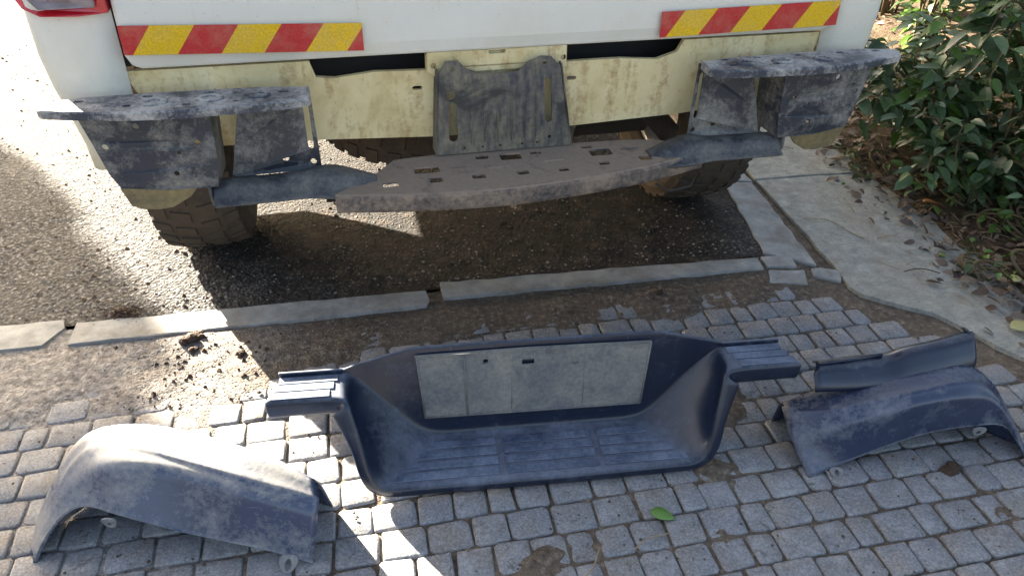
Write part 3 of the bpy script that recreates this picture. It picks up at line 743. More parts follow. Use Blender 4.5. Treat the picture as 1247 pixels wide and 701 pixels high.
# chassis
for x in (-.46, .50):
    q = MB(); q.box((x, 2.4, .62), (.07, 4.4, .13)); q.build('frame_rail', M['under'], tr, bevel=.01)
q = MB(); q.tube([(-.70, AX, .366), (-.15, AX, .366), (-.08, AX, .366), (.08, AX, .366), (.15, AX, .366), (.70, AX, .366)], [.045, .045, .12, .12, .045, .045], 14); q.build('axle', M['under'], tr, smooth=True)
for s in (-1, 1):
    q = MB()
    for k in range(3): q.tube([(s * .56, .18 + .08 * k, .50 + .010 * k), (s * .56, .5, .425 + .012 * k), (s * .56, AX, .40 + .012 * k), (s * .56, 1.1, .43 + .012 * k), (s * .56, 1.45 - .08 * k, .52)], .012, 4)
    q.box((s * .56, .18, .54), (.03, .03, .12)); q.build('leaf_spring', M['under'], tr)
q = MB(); q.tube([(.40, 3.0, .45), (.36, 1.6, .45), (.36, 1.2, .60), (.36, .55, .60), (.42, .25, .52), (.46, .12, .47)], .028, 10); q.build('exhaust_pipe', M['under'], tr, smooth=True)
q = MB(); q.box((.30, 2.0, .52), (.44, .9, .22)); q.build('fuel_tank', M['under'], tr, bevel=.03)
q = MB(); q.add([(.20, .02, .70), (.42, .02, .70), (.52, .42, .36), (.30, .42, .36)], [(0, 1, 2, 3)]); o = q.build('heat_shield', M['under'], tr); m = o.modifiers.new('s', 'SOLIDIFY'); m.thickness = .006
q = MB(); q.box((0, 1.2, .80), (1.66, 2.30, .04)); q.box((0, .25, .76), (1.5, .08, .06)); q.build('bed_floor', M['under'], tr)
q = MB(); q.box((0, 2.36, 1.05), (1.70, .04, .56)); q.build('bed_bulkhead', M['white'], tr)
for s in (-1, 1):
    arch = [(AX - .44 * math.cos(R(t)), .40 + .42 * math.sin(R(t))) for t in range(25, 156, 10)]
    pts = [(.10, .59), (.30, .58)] + arch + [(1.22, .535), (2.38, .535), (2.38, 1.33), (.10, 1.33)]
    q = MB(); q.plate(pts, [], .05, lambda u, v, w: (s * (.898 - w - .025 * smooth(.80, .58, v)), u, v)); q.build('bed_side', M['white'], tr, bevel=.008)
for s in (-1, 1):        # unseen blocker added ahead of the rear wheel to shape the shadow
    q = MB(); q.plate([(.88, .86), (1.02, .10), (1.19, .22), (1.36, .36), (1.38, .56), (1.30, .56), (1.27, .42), (1.12, .26)][1:], [], .245, lambda u, v, w: (s * (.885 - w), u, v)); q.build('shadow_blocker', M['under'], tr)
# cab and bonnet
q = MB(); q.box((0, 3.35, .90), (1.76, 1.86, .62)); q.box((0, 5.0, .85), (1.72, 1.40, .52), taper=.94); q.build('cab_body', M['white'], tr, bevel=.06, seg=3)
q = MB(); vs = [(-.82, 2.45, 1.21), (.82, 2.45, 1.21), (.80, 4.30, 1.21), (-.80, 4.30, 1.21), (-.66, 2.62, 1.72), (.66, 2.62, 1.72), (.64, 3.65, 1.72), (-.64, 3.65, 1.72)]
q.add(vs, [(3, 2, 1, 0), (4, 5, 6, 7), (0, 1, 5, 4), (1, 2, 6, 5), (2, 3, 7, 6), (3, 0, 4, 7)]); cabt = q.build('cab_roof', M['white'], tr, bevel=.05, seg=3)
q = MB(); q.add([(-.62, 2.475, 1.30), (.62, 2.475, 1.30), (.56, 2.595, 1.63), (-.56, 2.595, 1.63)], [(0, 1, 2, 3)]); o = q.build('rear_window', M['glass'], cabt); m = o.modifiers.new('s', 'SOLIDIFY'); m.thickness = .012; m.offset = 0

# ------------------------------------------------------------------ centre bumper cover on the paving
cov = empty('bumper_cover', PW(-.042, 1.075, .002), PAV_YAW - R(4.5))
tag(cov, 'navy plastic centre step bumper cover with flat side wings lying on the cobbles', 'bumper cover')
ZW, ZF = .220, .030
# front rim, back rim and lip control points run wing, side, floor, side, wing
Fc = [(-.19, .072, ZW), (-.10, .072, ZW), (-.052, .070, ZW), (-.030, .060, ZW - .004), (-.018, .045, ZW - .045), (-.006, .022, .12), (.004, .004, .060), (.022, -.002, ZF), (.07, -.002, ZF), (.20, -.004, ZF), (.35, -.005, ZF), (.50, -.004, ZF), (.63, -.002, ZF), (.682, -.002, ZF), (.700, .004, .060),
      (.708, .022, .12), (.718, .045, ZW - .045), (.728, .060, ZW - .004), (.750, .070, ZW), (.80, .072, ZW), (.90, .072, ZW)]
Bc = [(-.165, .142, ZW), (-.10, .142, ZW), (-.055, .143, ZW), (-.036, .146, ZW - .004), (-.012, .150, ZW - .03), (.030, .149, .140), (.078, .145, .078), (.110, .142, .044), (.140, .140, ZF), (.22, .140, ZF), (.35, .140, ZF), (.48, .140, ZF), (.57, .140, ZF), (.602, .142, .044), (.634, .145, .078),
      (.682, .149, .140), (.724, .150, ZW - .03), (.748, .146, ZW - .004), (.767, .143, ZW), (.80, .142, ZW), (.865, .142, ZW)]
F = chaikin(Fc, 2); B = chaikin(Bc, 2); n = len(F)
lipd = []
for i in range(n):
    a_ = Vector(F[max(0, i - 1)]); b_ = Vector(F[min(n - 1, i + 1)]); d = b_ - a_
    nrm = Vector((d.z, 0, -d.x)); nrm = nrm.normalized() if nrm.length else Vector((0, 0, -1))
    lipd.append(nrm)
rows = []
rows.append([tuple(Vector(F[i]) + lipd[i] * (.028 + .016 * smooth(.10, ZW, F[i][2]))) for i in range(n)])
rows.append([tuple(Vector(F[i]) + lipd[i] * .012 + Vector((0, -.004, 0))) for i in range(n)])
rows.append([tuple(Vector(F[i]) + lipd[i] * .004 + Vector((0, -.002, 0))) for i in range(n)])
for t in (0.06, .2, .35, .5, .65, .8, .92, 1.0):
    rw = []
    for i in range(n):
        p = Vector(F[i]).lerp(Vector(B[i]), t)
        # round the side walls into the recess
        if .02 < abs(i / (n - 1) - .5) < .42: p.x -= (.016 if i < n / 2 else -.016) * math.sin(math.pi * t) * smooth(ZF, .10, p.z) * smooth(ZW + .005, .17, p.z)
        rw.append(tuple(p))
    rows.append(rw)
# the back wall goes on from the rear edge: high behind the step, a low ridge behind the wings
def ztop(x): return ZW + .004 + .028 * max(0, min(1, (x + .045) / .13, (.757 - x) / .13))
for k in range(1, 11):
    t = k / 10; rw = []
    for i in range(n):
        b_ = Vector(B[i]); zt = max(ztop(b_.x), b_.z + .006); z = b_.z + (zt - b_.z) * t
        rw.append((b_.x, b_.y + (.166 - b_.y) * max(0, (z - b_.z) / .22), z))
    rows.append(rw)
rows.append([(x, y + .003, z + .0015) for x, y, z in rows[-1]]); rows.append([(x, y + .009, z) for x, y, z in rows[-2]])
q = MB(); q.grid(rows)
body = q.build('cover_body', M['cover'], cov, smooth=True); m = body.modifiers.new('s', 'SOLIDIFY'); m.thickness = .003; m.offset = -1
m = body.modifiers.new('sub', 'SUBSURF'); m.levels = 1; m.render_levels = 1
# dusty number plate recess
rp = [(.115, .082), (.585, .078), (.600, .236), (.338, .240), (.100, .238)]
wy = lambda z: .136 + .030 * (z - ZF) / (.250 - ZF)
q = MB(); q.plate(rp, [circ(.245, .215, .0055), rrect(.335, .206, .026, .012, .1)], .003, lambda u, v, w: (u, wy(v) - .0062 + w, v))
rec = q.build('plate_recess', M['recess'], cov, bevel=.001)
q = MB()
for a_, b_ in (((.114, .085), (.586, .081)), ((.103, .236), (.598, .234)), ((.114, .085), (.103, .236)), ((.586, .081), (.599, .234)), ((.205, .084), (.200, .236))):
    q.tube([(a_[0], wy(a_[1]) - .007, a_[1]), (b_[0], wy(b_[1]) - .007, b_[1])], .0022, 6)
q.build('recess_rim', M['recess'], rec, smooth=True)
for x in (.30, .455):
    q = MB(); q.tube([(x, wy(.09) - .006, .09), (x + .002, wy(.23) - .006, .23)], .0012, 6); q.build('recess_rib', M['recess'], rec, smooth=True)
for x, z in ((.245, .215), (.435, .20)):
    q = MB(); q.lathe([(.010, -.0005), (.009, .0018), (.0065, .0018), (.0055, 0)], 14, lambda a_, b_, c_: (x + a_, wy(z + b_) - .0065 - c_, z + b_)); q.build('screw_hole', M['recess'], rec, smooth=True)
# tread ribs on the step and on the wings
for k, y in enumerate((.022, .050, .078, .106)):
    lx = .035 + .021 * k * .95; rx = .665 - .017 * k
    for x0, x1 in ((lx, .262), (.276, .470), (.484, rx)):
        q = MB(); q.box(((x0 + x1) / 2, y, ZF + .0017), (x1 - x0, .0215, .0026), taper=.985); q.build('tread_rib', M['tread'], cov, bevel=.0015)
for x0, x1, sgn in ((-.178, -.062, 1), (.765, .885, -1)):
    for y in (.084, .106, .128):
        q = MB(); q.box(((x0 + x1) / 2 + sgn * (y - .1) * .3, y, ZW + .0014), (x1 - x0, .0195, .0016), taper=.985); q.build('wing_rib', M['tread'], cov, bevel=.0006)
    q = MB(); q.box(((x0 + x1) / 2 + sgn * .012, .1435, ZW + .005), (x1 - x0 + .01, .006, .012)); q.build('wing_ridge', M['cover'], cov, bevel=.002)

# ------------------------------------------------------------------ bumper end caps
CAP_A = [
  [(-0.899,0.901,0.000), (-0.894,0.894,0.000), (-0.887,0.887,0.000), (-0.878,0.877,0.000)],
  [(-0.891,0.945,0.050), (-0.882,0.934,0.050), (-0.871,0.919,0.048), (-0.856,0.902,0.042)],
  [(-0.862,0.978,0.105), (-0.846,0.960,0.108), (-0.834,0.944,0.100), (-0.820,0.923,0.082)],
  [(-0.837,1.015,0.150), (-0.810,0.991,0.155), (-0.791,0.961,0.140), (-0.777,0.930,0.100)],
  [(-0.794,1.047,0.178), (-0.756,1.006,0.184), (-0.724,0.962,0.175), (-0.710,0.915,0.095)],
  [(-0.718,1.058,0.185), (-0.660,0.992,0.186), (-0.635,0.959,0.172), (-0.627,0.905,0.075)],
  [(-0.598,1.047,0.175), (-0.541,0.967,0.168), (-0.523,0.939,0.150), (-0.543,0.901,0.052)],
  [(-0.451,1.013,0.150), (-0.436,0.952,0.142), (-0.429,0.927,0.122), (-0.447,0.896,0.028)],
  [(-0.364,0.983,0.120), (-0.349,0.945,0.115), (-0.350,0.924,0.092), (-0.362,0.887,0.004)]]
CAP_B = [
  [(0.605,1.263,0.085), (0.597,1.243,0.086), (0.603,1.185,0.062), (0.638,1.124,0.000)],
  [(0.684,1.270,0.120), (0.675,1.200,0.122), (0.683,1.173,0.100), (0.724,1.154,0.018)],
  [(0.786,1.276,0.150), (0.785,1.206,0.152), (0.787,1.182,0.130), (0.816,1.181,0.040)],
  [(0.890,1.283,0.170), (0.878,1.217,0.172), (0.878,1.196,0.150), (0.908,1.203,0.060)],
  [(0.991,1.294,0.178), (0.969,1.236,0.178), (0.968,1.210,0.155), (0.998,1.213,0.072)],
  [(1.037,1.272,0.160), (1.028,1.238,0.155), (1.038,1.222,0.130), (1.074,1.220,0.070)],
  [(1.086,1.245,0.100), (1.081,1.224,0.098), (1.090,1.210,0.080), (1.108,1.196,0.040)],
  [(1.153,1.216,0.000), (1.150,1.204,0.000), (1.144,1.186,0.000), (1.136,1.162,0.000)]]
def cap(name, net, mat, base, back):
    root = empty(name, base)
    st = []
    for k, s in enumerate(net):
        s = [Vector(p) - Vector(base) for p in s]
        b0 = s[0] + Vector(back(k, s)); b1 = s[0].lerp(b0, .35) + Vector((0, .006, .006))
        low = s[3] + (s[3] - s[2]).normalized() * .002
        ins = s[3] + Vector((0, .012, -.001))
        pts = [b0, b1, s[0], s[0].lerp(s[1], .72), s[1], s[1].lerp(s[2], .35), s[2], s[2].lerp(s[3], .35), s[3].lerp(s[2], .06), s[3], ins]
        st.append(densify(pts, 3))
    cols = [densify(c, 4) for c in zip(*st)]
    # a soft dent or two so the skin is not perfect
    for c in cols:
        for p in c: p += Vector((0, 0, .0016 * nz(p.x * 16, p.y * 16, 2)))
        for p in c: p.z = max(p.z, .0015)
    q = MB(); q.grid([[tuple(p) for p in c] for c in cols])
    o = q.build('shell', mat, root, smooth=True)
    m = o.modifiers.new('s', 'SOLIDIFY'); m.thickness = .0032; m.offset = -1
    return root
def backA(k, s):
    f = [.2, .3, .5, .8, 1, 1, 1, 1, 1][k]
    return (.012 * f, .04 * f, -s[0].z)
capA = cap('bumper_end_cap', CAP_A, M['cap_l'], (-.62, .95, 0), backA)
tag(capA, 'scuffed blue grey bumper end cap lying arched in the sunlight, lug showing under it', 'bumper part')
def backB(k, s):
    f = [.6, 1, 1, 1, 1, .9, .6, .2][k]
    return (0, .05 * f, -s[0].z)
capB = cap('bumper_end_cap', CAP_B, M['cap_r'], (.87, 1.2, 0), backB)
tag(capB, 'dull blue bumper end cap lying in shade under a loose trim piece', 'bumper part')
def lug(parent, p, w, h, d):
    q = MB(); ol = chaikin([(-w, 0), (w, 0), (w * .5, -h), (-w * .5, -h)], 2, True)
    p = Vector(p) - parent.location
    q.plate(ol, [circ(0, -h * .58, w * .28)], .004, lambda u, v, t: (p.x + u, p.y + t + d * v, p.z + v)); q.build('fixing_lug', M['tab'], parent, bevel=.001)
lug(capA, (-.728, .903, .098), .017, .028, -.1); lug(capA, (-.405, .892, .020), .022, .017, 1.6)
lug(capB, (1.02, 1.205, .076), .018, .026, -.1); lug(capB, (.70, 1.140, .014), .018, .012, 1.6)
q = MB(); q.plate([(0, 0), (.13, -.012), (.12, .045), (.03, .052)], [], .004, lambda u, v, w: (-.07 + u, .01 + v * .5 + w, .01 + v + .3 * max(0, .1 - u) * .3)); q.build('inner_flap', M['cap_r'], capA, bevel=.001)
# loose trim lying on the shaded cap
TRIM = [
  [(0.658,1.280,0.190), (0.648,1.261,0.185), (0.653,1.240,0.150)],
  [(0.748,1.300,0.190), (0.741,1.276,0.186), (0.740,1.248,0.150)],
  [(0.821,1.307,0.195), (0.819,1.291,0.190), (0.818,1.259,0.152)],
  [(0.863,1.312,0.210), (0.856,1.299,0.205), (0.859,1.264,0.158)],
  [(0.939,1.328,0.220), (0.934,1.314,0.215), (0.935,1.280,0.165)],
  [(0.994,1.347,0.225), (0.993,1.330,0.222), (0.996,1.298,0.170)],
  [(1.010,1.349,0.226), (1.016,1.339,0.225), (1.021,1.309,0.175)],
  [(1.009,1.365,0.226), (1.022,1.362,0.228), (1.024,1.344,0.180)]]
base = (.85, 1.29, 0)
trim = empty('bumper_trim', (base[0], base[1] - .008, base[2] - .005)); tag(trim, 'narrow navy bumper trim piece resting on the shaded end cap, one end curved', 'bumper part')
st = []
for s in TRIM:
    s = [Vector(p) - Vector(base) for p in s]
    pts = [s[0] + Vector((.004, .030, -.012)), s[0] + Vector((.002, .012, 0)), s[0], s[1].lerp(s[0], .12) + Vector((0, 0, .001)), s[1].lerp(s[2], .12) + Vector((0, -.002, 0)), s[1].lerp(s[2], .55) + Vector((0, -.006, 0)), s[2], s[2] + Vector((0, .012, -.003))]
    st.append(densify(pts, 2))
cols = [densify(c, 4) for c in zip(*st)]
q = MB(); q.grid([[tuple(p) for p in c] for c in cols]); o = q.build('trim_shell', M['trim'], trim, smooth=True)
m = o.modifiers.new('s', 'SOLIDIFY'); m.thickness = .003; m.offset = -1
q = MB(); q.tube([(p[0] - base[0], p[1] - base[1] + .012, p[2] - base[2] + .003) for p in ((.665, 1.272, .190), (.745, 1.288, .191), (.81, 1.300, .195))], .0035, 6); q.build('trim_bead', M['trim'], trim, smooth=True)

# ------------------------------------------------------------------ plants
def leaf_mesh(L, W, fold, curl, name, mat, drip=1.0, n=5):
    q = MB(); vs = []; fs = []
    for i in range(n + 1):
        t = i / n; w = W * (math.sin(math.pi * min(1, t ** .75)) ** .8) if 0 < i < n else 0.0005
        z = -curl * L * t * t; x = L * t
        vs += [(x, -w / 2, z + fold * w / 2), (x, 0, z), (x, w / 2, z + fold * w / 2)]
    for i in range(n):
        for j in range(2): fs.append((i * 3 + j, i * 3 + j + 1, (i + 1) * 3 + j + 1, (i + 1) * 3 + j))
    q.add(vs, fs); return q
LV = []
for k in range(8):
    rr = random.Random(k); LV.append(leaf_mesh(1, rr.uniform(.40, .56), rr.uniform(.15, .5), rr.uniform(.05, .4), 'leaf', M['leaf']))
LM = [q.mesh('leaf', M['leaf'], True) for q in LV]; LML = [q.mesh('leaf', M['leaf_light'], True) for q in LV]
cam_p = Vector((0, 0, CAM_H))
def shrub(name, label, base, stems, group, seed, leaves_per, lsize, parts=85, light=.12):
    rr = random.Random(seed); root = empty(name, base); tag(root, label, 'shrub', group)
    B0 = Vector(base); cand = []
    q = MB()
    for (dx, dy, hz, droop) in stems:
        p0 = Vector((rr.uniform(-.05, .05), rr.uniform(-.05, .05), -.02)); pts = []
        N = 10
        for i in range(N + 1):
            t = i / N
            pts.append(p0 + Vector((dx * t + .03 * math.sin(t * 5 + seed), dy * t + .03 * math.cos(t * 6 + seed), hz * math.sin(t * (math.pi / 2 + droop)))))
        q.tube(pts, [.006 * (1 - .75 * i / N) + .0012 for i in range(N + 1)], 5)
        for k in range(leaves_per):
            t = .12 + .88 * (k + rr.random()) / leaves_per; i = min(N - 1, int(t * N)); p = pts[i].lerp(pts[i + 1], t * N - i)
            d = (pts[i + 1] - pts[i]).normalized()
            az = math.atan2(d.y, d.x) + (1 if k % 2 else -1) * rr.uniform(.5, 1.5); el = rr.uniform(-.75, .35)
            dirv = Vector((math.cos(az) * math.cos(el), math.sin(az) * math.cos(el), math.sin(el)))
            pet = p + dirv * rr.uniform(.005, .07) + Vector((rr.uniform(-.04, .04), rr.uniform(-.04, .04), rr.uniform(-.04, .04)))
            L = lsize * rr.uniform(.55, 1.25); roll = rr.uniform(-.7, .7)
            cand.append((pet, dirv, L, roll, rr.randrange(8), rr.random() < light))
            if rr.random() < .4: q.tube([p, pet], [.0015, .001], 3, cap=False)
    q.build('stem', M['stem'], root, smooth=True)
    cand.sort(key=lambda c: (B0 + c[0] - cam_p).length / c[2])
    fo = MB()
    for i, (pet, dirv, L, roll, k, li) in enumerate(cand):
        if (B0 + pet).z < .01: pet = pet + Vector((0, 0, .015 - (B0 + pet).z))
        m3 = dirv.to_track_quat('X', 'Z').to_matrix().to_4x4() @ Matrix.Rotation(roll, 4, 'X')
        mt = Matrix.Translation(pet) @ m3 @ Matrix.Scale(L, 4)
        if i < parts:
            o = bpy.data.objects.new('leaf', (LML if li else LM)[k]); COL.objects.link(o); o.parent = root; o.matrix_local = mt
        else: fo.add([tuple(mt @ Vector(v)) for v in LV[k].v], LV[k].f, 1 if li else 0)
    if fo.v:
        o = fo.build('foliage', [M['leaf'], M['leaf_light']], root, smooth=True); tag(o, kind='stuff')
    return root
def gp(x, y): 
    w = PW(x, y); return (w[0], w[1], bank_z(x, y))
def fan(seed, n, rad, hz, dirx=0, diry=0, dr=.5):
    rr = random.Random(seed); out = []
    for k in range(n):
        a_ = 6.28 * k / n + rr.uniform(-.4, .4); rr_ = rad * rr.uniform(.45, 1.1)
        out.append((rr_ * math.cos(a_) + dirx, rr_ * math.sin(a_) + diry, hz * rr.uniform(.55, 1.1), rr.uniform(.1, dr)))
    return out
GR = 'shrubs growing beside the concrete path'
shrub('shrub', 'low drooping shrub spilling broad leaves over the path edge', gp(2.16, 2.38), fan(1, 20, .30, .40, -.12, -.04, .9), GR, 1, 34, .075, 80)
shrub('shrub', 'tall leafy shrub overhanging the bank, densest of the planting', gp(2.42, 2.12), fan(2, 22, .40, .72, -.14, -.08, .8), GR, 2, 38, .085, 70)
shrub('shrub', 'leafy shrub near the end of the path with drooping lance shaped leaves', gp(2.28, 1.72), fan(3, 16, .28, .50, -.05, .0, .9), GR, 3, 30, .08, 50)
shrub('shrub', 'pale green thin shrub standing behind the truck corner', gp(2.75, 3.25), fan(4, 14, .34, .62, -.05, 0, .5), GR, 4, 24, .07, 12, .45)
shrub('shrub', 'dark green shrub behind the tall one', gp(3.15, 2.6), fan(5, 18, .5, 1.0, -.15, 0, .6), GR, 5, 34, .09, 0, .15)
shrub('shrub', 'dark green shrub at the far end of the bank', gp(3.55, 3.7), fan(6, 18, .6, 1.1, 0, 0, .5), GR, 6, 30, .09, 0, .3)
shrub('shrub', 'dark green shrub high on the bank above the path end', gp(3.1, 1.7), fan(7, 18, .5, 1.1, 0, 0, .5), GR, 7, 34, .09, 0, .1)
shrub('shrub', 'low bushy shrub hanging over the litter between the drooping ones', gp(2.10, 2.02), fan(8, 18, .24, .30, -.06, 0, .9), GR, 8, 30, .065, 60)
shrub('shrub', 'small ragged shrub at the bank foot nearest the path corner', gp(2.12, 1.52), fan(9, 12, .22, .26, 0, 0, .9), GR, 9, 22, .06, 40, .2)
shrub('shrub', 'dark leafy shrub filling the gap behind the truck corner', gp(3.0, 3.9), fan(10, 18, .5, .8, 0, 0, .6), GR, 10, 30, .09, 0, .25)
shrub('shrub', 'farthest shrub of the bank seen past the truck side', gp(3.6, 5.0), fan(11, 18, .6, .8, 0, 0, .6), GR, 11, 30, .10, 0, .25)
shrub('shrub', 'shrub on the upper bank behind the leafy gap filler', gp(4.2, 4.3), fan(12, 18, .6, 1.0, 0, 0, .6), GR, 12, 30, .10, 0, .2)
shrub('shrub', 'round shrub on open soil below the path corner', gp(2.75, 1.20), fan(13, 16, .4, .6, 0, 0, .8), GR, 13, 28, .085, 0, .15)
shrub('shrub', 'low shrub on open soil farthest down the path', gp(2.60, .72), fan(14, 16, .35, .5, 0, 0, .8), GR, 14, 28, .08, 0, .2)
# little seedlings among the litter
for i, (x, y, L) in enumerate(((2.00, 1.92, .030), (2.06, 1.72, .028), (1.93, 1.50, .026), (1.86, 1.36, .024), (2.12, 2.62, .03), (2.35, 2.85, .035), (1.92, 2.08, .04), (1.86, 2.28, .035), (1.82, 1.60, .035), (1.97, 1.82, .045))):
    shrub('seedling', ['small bright seedling by the orange dry leaf', 'small seedling in the litter under the drooping shrub', 'small green seedling beside the pale leaf', 'tiny seedling at the corner of the path slab', 'seedling close to the truck side', 'seedling in the sunlit litter', 'spreading weed at the foot of the low bushy shrub', 'weed tuft where litter meets the slab joint', 'weed tuft near the short dark twig', 'leggy weed above the orange dry leaf'][i],
          gp(x, y), fan(20 + i, 5, .05, .07), 'seedlings in the leaf litter', 20 + i, 6, L, 12, .7)['category'] = 'seedling'

# ------------------------------------------------------------------ litter
rr = random.Random(77)
q = MB()
for k in range(2100):
    y = rr.uniform(.5, 4.3); e = 1.74 + .10 * smooth(1.2, 2.3, y) + .16 * max(0, y - 2.4); x = e + (abs(rr.gauss(0, .5)) if rr.random() < .72 else rr.gauss(.02, .06)) - .02 + .06 * nz(y * 6, 1)
    L = rr.uniform(.015, .055); m3 = Matrix.Rotation(rr.uniform(0, 6.28), 4, 'Z') @ Matrix.Rotation(rr.uniform(-.5, .5), 4, 'Y') @ Matrix.Rotation(rr.uniform(-.9, .9), 4, 'X')
    mt = Matrix.Translation((x, y, max(bank_z(x, y), .006 if x < e + .1 else -.1) + rr.uniform(.003, .014))) @ m3 @ Matrix.Scale(L, 4); lv = LV[rr.randrange(8)]
    q.add([tuple(mt @ Vector(v)) for v in lv.v], lv.f)
o = q.build('leaf_litter', M['dry_leaf'], smooth=True); o.rotation_euler = (0, 0, PAV_YAW); tag(o, 'brown fallen leaves covering the planting bed', 'leaf litter', kind='stuff')
q = MB()
for k in range(260):
    y = rr.uniform(1.1, 3.4); x = rr.uniform(1.50, 2.2) if rr.random() < .35 else 1.74 + abs(rr.gauss(0, .3)) + .12 * max(0, y - 2)
    if x < 1.45 + .1: continue
    a_ = rr.uniform(0, 6.28); L = rr.uniform(.02, .09); z = max(bank_z(x, y), .010) + .004
    p = Vector((x, y, z)); d = Vector((math.cos(a_), math.sin(a_), rr.uniform(-.02, .12)))
    q.tube([p, p + d * L * .5 + Vector((0, 0, rr.uniform(0, .005))), p + d * L], [.0013, .0011, .0007], 4)
o = q.build('twig_litter', M['twig'], smooth=True); o.rotation_euler = (0, 0, PAV_YAW); tag(o, 'thin dry twigs and stalks scattered by the planting', 'twigs', kind='stuff')
def one_leaf(name, label, cat, x, y, z, L, rz, mat, k, curl=.1, tilt=.1):
    lm = leaf_mesh(1, .55, .25, curl, 'leaf', mat, n=6).mesh('leaf', mat, True)
    o = bpy.data.objects.new(name, lm); COL.objects.link(o); w = PW(x, y, z); o.location = w; o.rotation_euler = (tilt, 0, rz); o.scale = (L,) * 3; tag(o, label, cat); 
    m = o.modifiers.new('s', 'SOLIDIFY'); m.thickness = .006
    return o
one_leaf('fallen_leaf', 'fresh green leaf fallen on the cobbles', 'leaf', .50, .935, .008, .052, -.35, M['green_leaf'], 0, .05)
one_leaf('fallen_leaf', 'orange dry leaf curled at the edge of the path', 'leaf', 1.84, 1.95, .055, .08, .1, M['orange_leaf'], 1, .25, -.25)
one_leaf('fallen_leaf', 'long pale yellow leaf lying by the path corner', 'leaf', 1.655, 1.315, .024, .08, .15, M['pale_leaf'], 2, .05)
one_leaf('fallen_leaf', 'yellow green leaf lying among the brown litter', 'leaf', 1.80, 1.48, .045, .055, .9, M['pale_leaf'], 3, .12)

def blob(q, p, r0, seed, sq=.7, mi=0, rings=5, seg=8):
    vs = []; fs = []
    for i in range(rings + 1):
        th = math.pi * i / rings
        for k in range(seg):
            ph = 6.28318 * k / seg; d = Vector((math.sin(th) * math.cos(ph), math.sin(th) * math.sin(ph), math.cos(th)))
            rad = r0 * (1 + .45 * nz(d.x * 1.6 + seed, d.y * 1.6, d.z * 1.6) + .25 * nz(d.x * 4 + seed, d.y * 4, d.z * 4))
            vs.append((p[0] + d.x * rad, p[1] + d.y * rad, p[2] + d.z * rad * sq))
    for i in range(rings):
        for k in range(seg): fs.append((i * seg + k, (i + 1) * seg + k, (i + 1) * seg + (k + 1) % seg, i * seg + (k + 1) % seg))
    q.add(vs, fs, mi)
for i, (x, y, r0, sq, lb) in enumerate(((-.485, 1.672, .024, .6, 'largest dark clod of earth lying in the sun below the kerb'), (-.452, 1.700, .017, .7, 'dark crumbly clod of earth touching the kerb'), (-.462, 1.640, .013, .6, 'small dark clod beside the largest one'),
                                ( -.342, 1.600, .013, .7, 'lone round dark clod on sunlit sandy dirt'), (.802, 1.668, .012, .8, 'small black lump on the dirt behind the bumper cover'), (1.186, .922, .020, .35, 'flat crusted lump of dirt on the cobbles under the shaded end cap'),
                                (-.60, 1.755, .012, .6, 'small dark clod lying on the kerb stone at the shadow edge'), (.60, 1.585, .008, .8, 'pale pebble on the dirt behind the bumper cover'))):
    q = MB(); rr2 = random.Random(i)
    for k in range(5): blob(q, (rr2.uniform(-1, 1) * r0 * .7, rr2.uniform(-1, 1) * r0 * .5, r0 * sq * .5 * rr2.uniform(.4, .9)), r0 * rr2.uniform(.4, .75), i * 7 + k, sq)
    o = q.build('dirt_clod' if 'pebble' not in lb else 'pebble', M['clod'] if 'pale' not in lb else M['gravel'], smooth=True, loc=PW(x, y, max(0, bed_z(x, y)) + .001)); tag(o, lb, 'clod' if 'pebble' not in lb else 'pebble')
# mulch of needles and earth at the kerb end
q = MB(); rr2 = random.Random(9)
for k in range(240):
    a_ = rr2.uniform(0, 6.28); d = abs(rr2.gauss(0, .035)); p = Vector((d * math.cos(a_) * 1.4, d * math.sin(a_) * .7, .003 + .014 * math.exp(-(d / .03) ** 2) * rr2.random()))
    b_ = rr2.uniform(0, 6.28); L = rr2.uniform(.006, .02)
    q.tube([p, p + Vector((math.cos(b_) * L, math.sin(b_) * L, rr2.uniform(-.002, .006)))], .0011, 3)
for k in range(14): blob(q, (rr2.gauss(0, .025), rr2.gauss(0, .012), .004), rr2.uniform(.006, .013), k, .7)
o = q.build('debris_heap', M['clod'], loc=PW(-.66, 1.835, .001)); tag(o, 'small heap of needles and dark earth at the kerb in the shadow edge', 'debris', kind='stuff')
# gravel crumbs strewn on road, dirt and joints
def crumbs(name, mat, n, area, zf, rmin, rmax, seed, label, cat):
    q = MB(); rr = random.Random(seed)
    for k in range(n):
        x, y = area(rr)
        r0 = rmin + (rmax - rmin) * rr.random() ** 3; z = zf(x, y)
        ph = rr.uniform(0, 6.28); vs = []
        for i in range(5): vs.append((x + r0 * math.cos(ph + i * 1.2566) * rr.uniform(.7, 1.2), y + r0 * math.sin(ph + i * 1.2566) * rr.uniform(.7, 1.2), z + r0 * rr.uniform(-.1, .3)))
        vs.append((x + rr.uniform(-.3, .3) * r0, y + rr.uniform(-.3, .3) * r0, z + r0 * rr.uniform(.6, 1.1)))
        q.add(vs, [(0, 1, 5), (1, 2, 5), (2, 3, 5), (3, 4, 5), (4, 0, 5)])
    o = q.build(name, mat); o.rotation_euler = (0, 0, PAV_YAW); tag(o, label, cat, kind='stuff')
road_area = lambda r: (r.uniform(-2.2, 1.28), KY + .02 + 2.6 * r.random() ** 1.6)
crumbs('road_gravel', M['gravel'], 5200, road_area, asph_z, .0018, .006, 1, 'fine pale gravel loose on the road', 'gravel')
crumbs('road_dirt', M['crumb'], 2600, road_area, asph_z, .0018, .009, 2, 'dark dirt crumbs loose on the road', 'dirt')
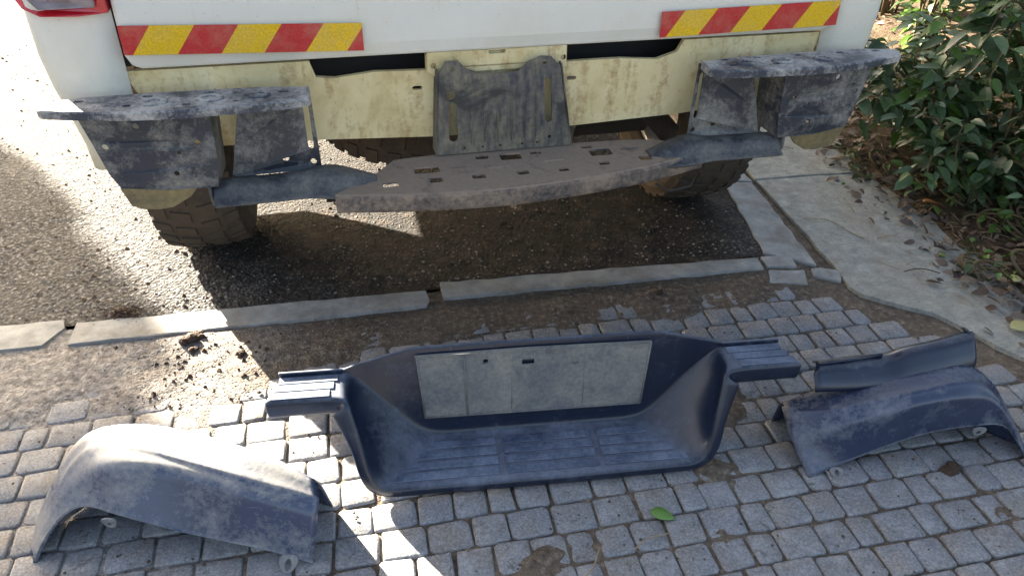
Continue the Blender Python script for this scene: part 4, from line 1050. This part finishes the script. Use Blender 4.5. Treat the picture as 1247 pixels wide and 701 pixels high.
crumbs('pavement_dirt', M['crumb'], 1500, lambda r: (r.uniform(-1.1, 1.5), r.uniform(.65, 1.5)), lambda x, y: max(bed_z(x, y), .0006 if nz(x * 40, y * 40) > -.2 else -.006), .001, .0045, 3, 'dark dirt crumbs scattered over the cobbles', 'dirt')
crumbs('band_grit', M['gravel'], 2200, lambda r: (r.uniform(-1.3, 1.45), r.uniform(1.44, 1.73)), bed_z, .001, .004, 4, 'fine grit in the dirt strip along the kerb', 'gravel')
crumbs('sunlit_dirt', M['clod'], 160, lambda r: (r.gauss(-.42, .10), r.gauss(1.58, .09)), lambda x, y: max(bed_z(x, y), .0006), .0015, .008, 5, 'dark crumbs sprinkled on the sunlit sandy dirt', 'dirt')
# separate twigs on path and paving
for i, (pts, lb) in enumerate(((((1.43, 1.985, .012), (1.50, 1.955, .016), (1.53, 1.88, .012), (1.555, 1.83, .011)), 'thin pale bent twig lying across the concrete path'),
                               (((1.56, 1.63, .012), (1.61, 1.625, .02), (1.66, 1.60, .014)), 'short dark twig on the path near its corner'),
                               (((.30, .80, .006), (.345, .825, .010), (.375, .872, .008)), 'small straw lying on dirt between the front cobbles'),
                               (((.44, .855, .005), (.47, .872, .007), (.52, .878, .006)), 'fine dry stalk lying below the green leaf'))):
    P0 = Vector(PW(*pts[0])); q = MB(); q.tube(densify([tuple(Vector(PW(*p)) - P0) for p in pts], 3), .0016, 5)
    o = q.build('twig', M['twig'] if i != 1 else M['clod'], smooth=True, loc=tuple(P0)); tag(o, lb, 'twig')

# ------------------------------------------------------------------ the tree up the road that shades the left of the drive
px_, py_ = .857, .515                                   # square to the sunlight, seen from the truck
E0 = (-5.21, 7.54)
def off(d, along=0): return (E0[0] - px_ * d - .515 * along, E0[1] - py_ * d + .857 * along)
tb = off(2.2); tree = empty('tree', TW(*tb), TRUCK_YAW); tag(tree, 'broad leafy tree beside the road whose crown shades the drive', 'tree')
q = MB(); q.tube(densify([(0, 0, -.1), (.05, 0, .8), (-.05, .05, 1.8), (.05, 0, 3.0), (0, 0, 4.4)], 3), [.17 - .009 * k for k in range(13)], 10)
for k in range(7):
    a_ = k * .9; q.tube([(0, 0, 1.9 + .25 * k), (.6 * math.cos(a_), .6 * math.sin(a_), 2.5 + .25 * k), (1.2 * math.cos(a_), 1.2 * math.sin(a_), 2.9 + .25 * k)], [.05, .035, .012], 6)
q.build('trunk', M['stem'], tree, smooth=True)
q = MB(); rr = random.Random(31)
for (d, z, rad, n) in ((.57, 2.93, .55, 3600), (1.30, 3.38, .95, 6500), (1.35, 2.6, .85, 3600), (2.3, 4.4, 1.45, 3600), (3.1, 3.7, 1.6, 3600)):
    c0 = off(d); c0 = Vector((c0[0] - tb[0], c0[1] - tb[1], z))
    for k in range(n):
        v = Vector((rr.gauss(0, 1), rr.gauss(0, 1), rr.gauss(0, 1))).normalized() * rad * rr.random() ** .27
        v *= 1 + .07 * nz(v.x * 2, v.y * 2, v.z * 2 + d)
        dv = Vector((rr.gauss(0, 1), rr.gauss(0, 1), rr.gauss(-.3, .6))).normalized()
        mt = Matrix.Translation(c0 + v) @ dv.to_track_quat('X', 'Z').to_matrix().to_4x4() @ Matrix.Rotation(rr.uniform(-1.5, 1.5), 4, 'X') @ Matrix.Scale(rr.uniform(.09, .15), 4)
        lv = LV[k % 8]; q.add([tuple(mt @ Vector(p)) for p in lv.v], lv.f)
q.build('crown', M['leaf'], tree, smooth=True)
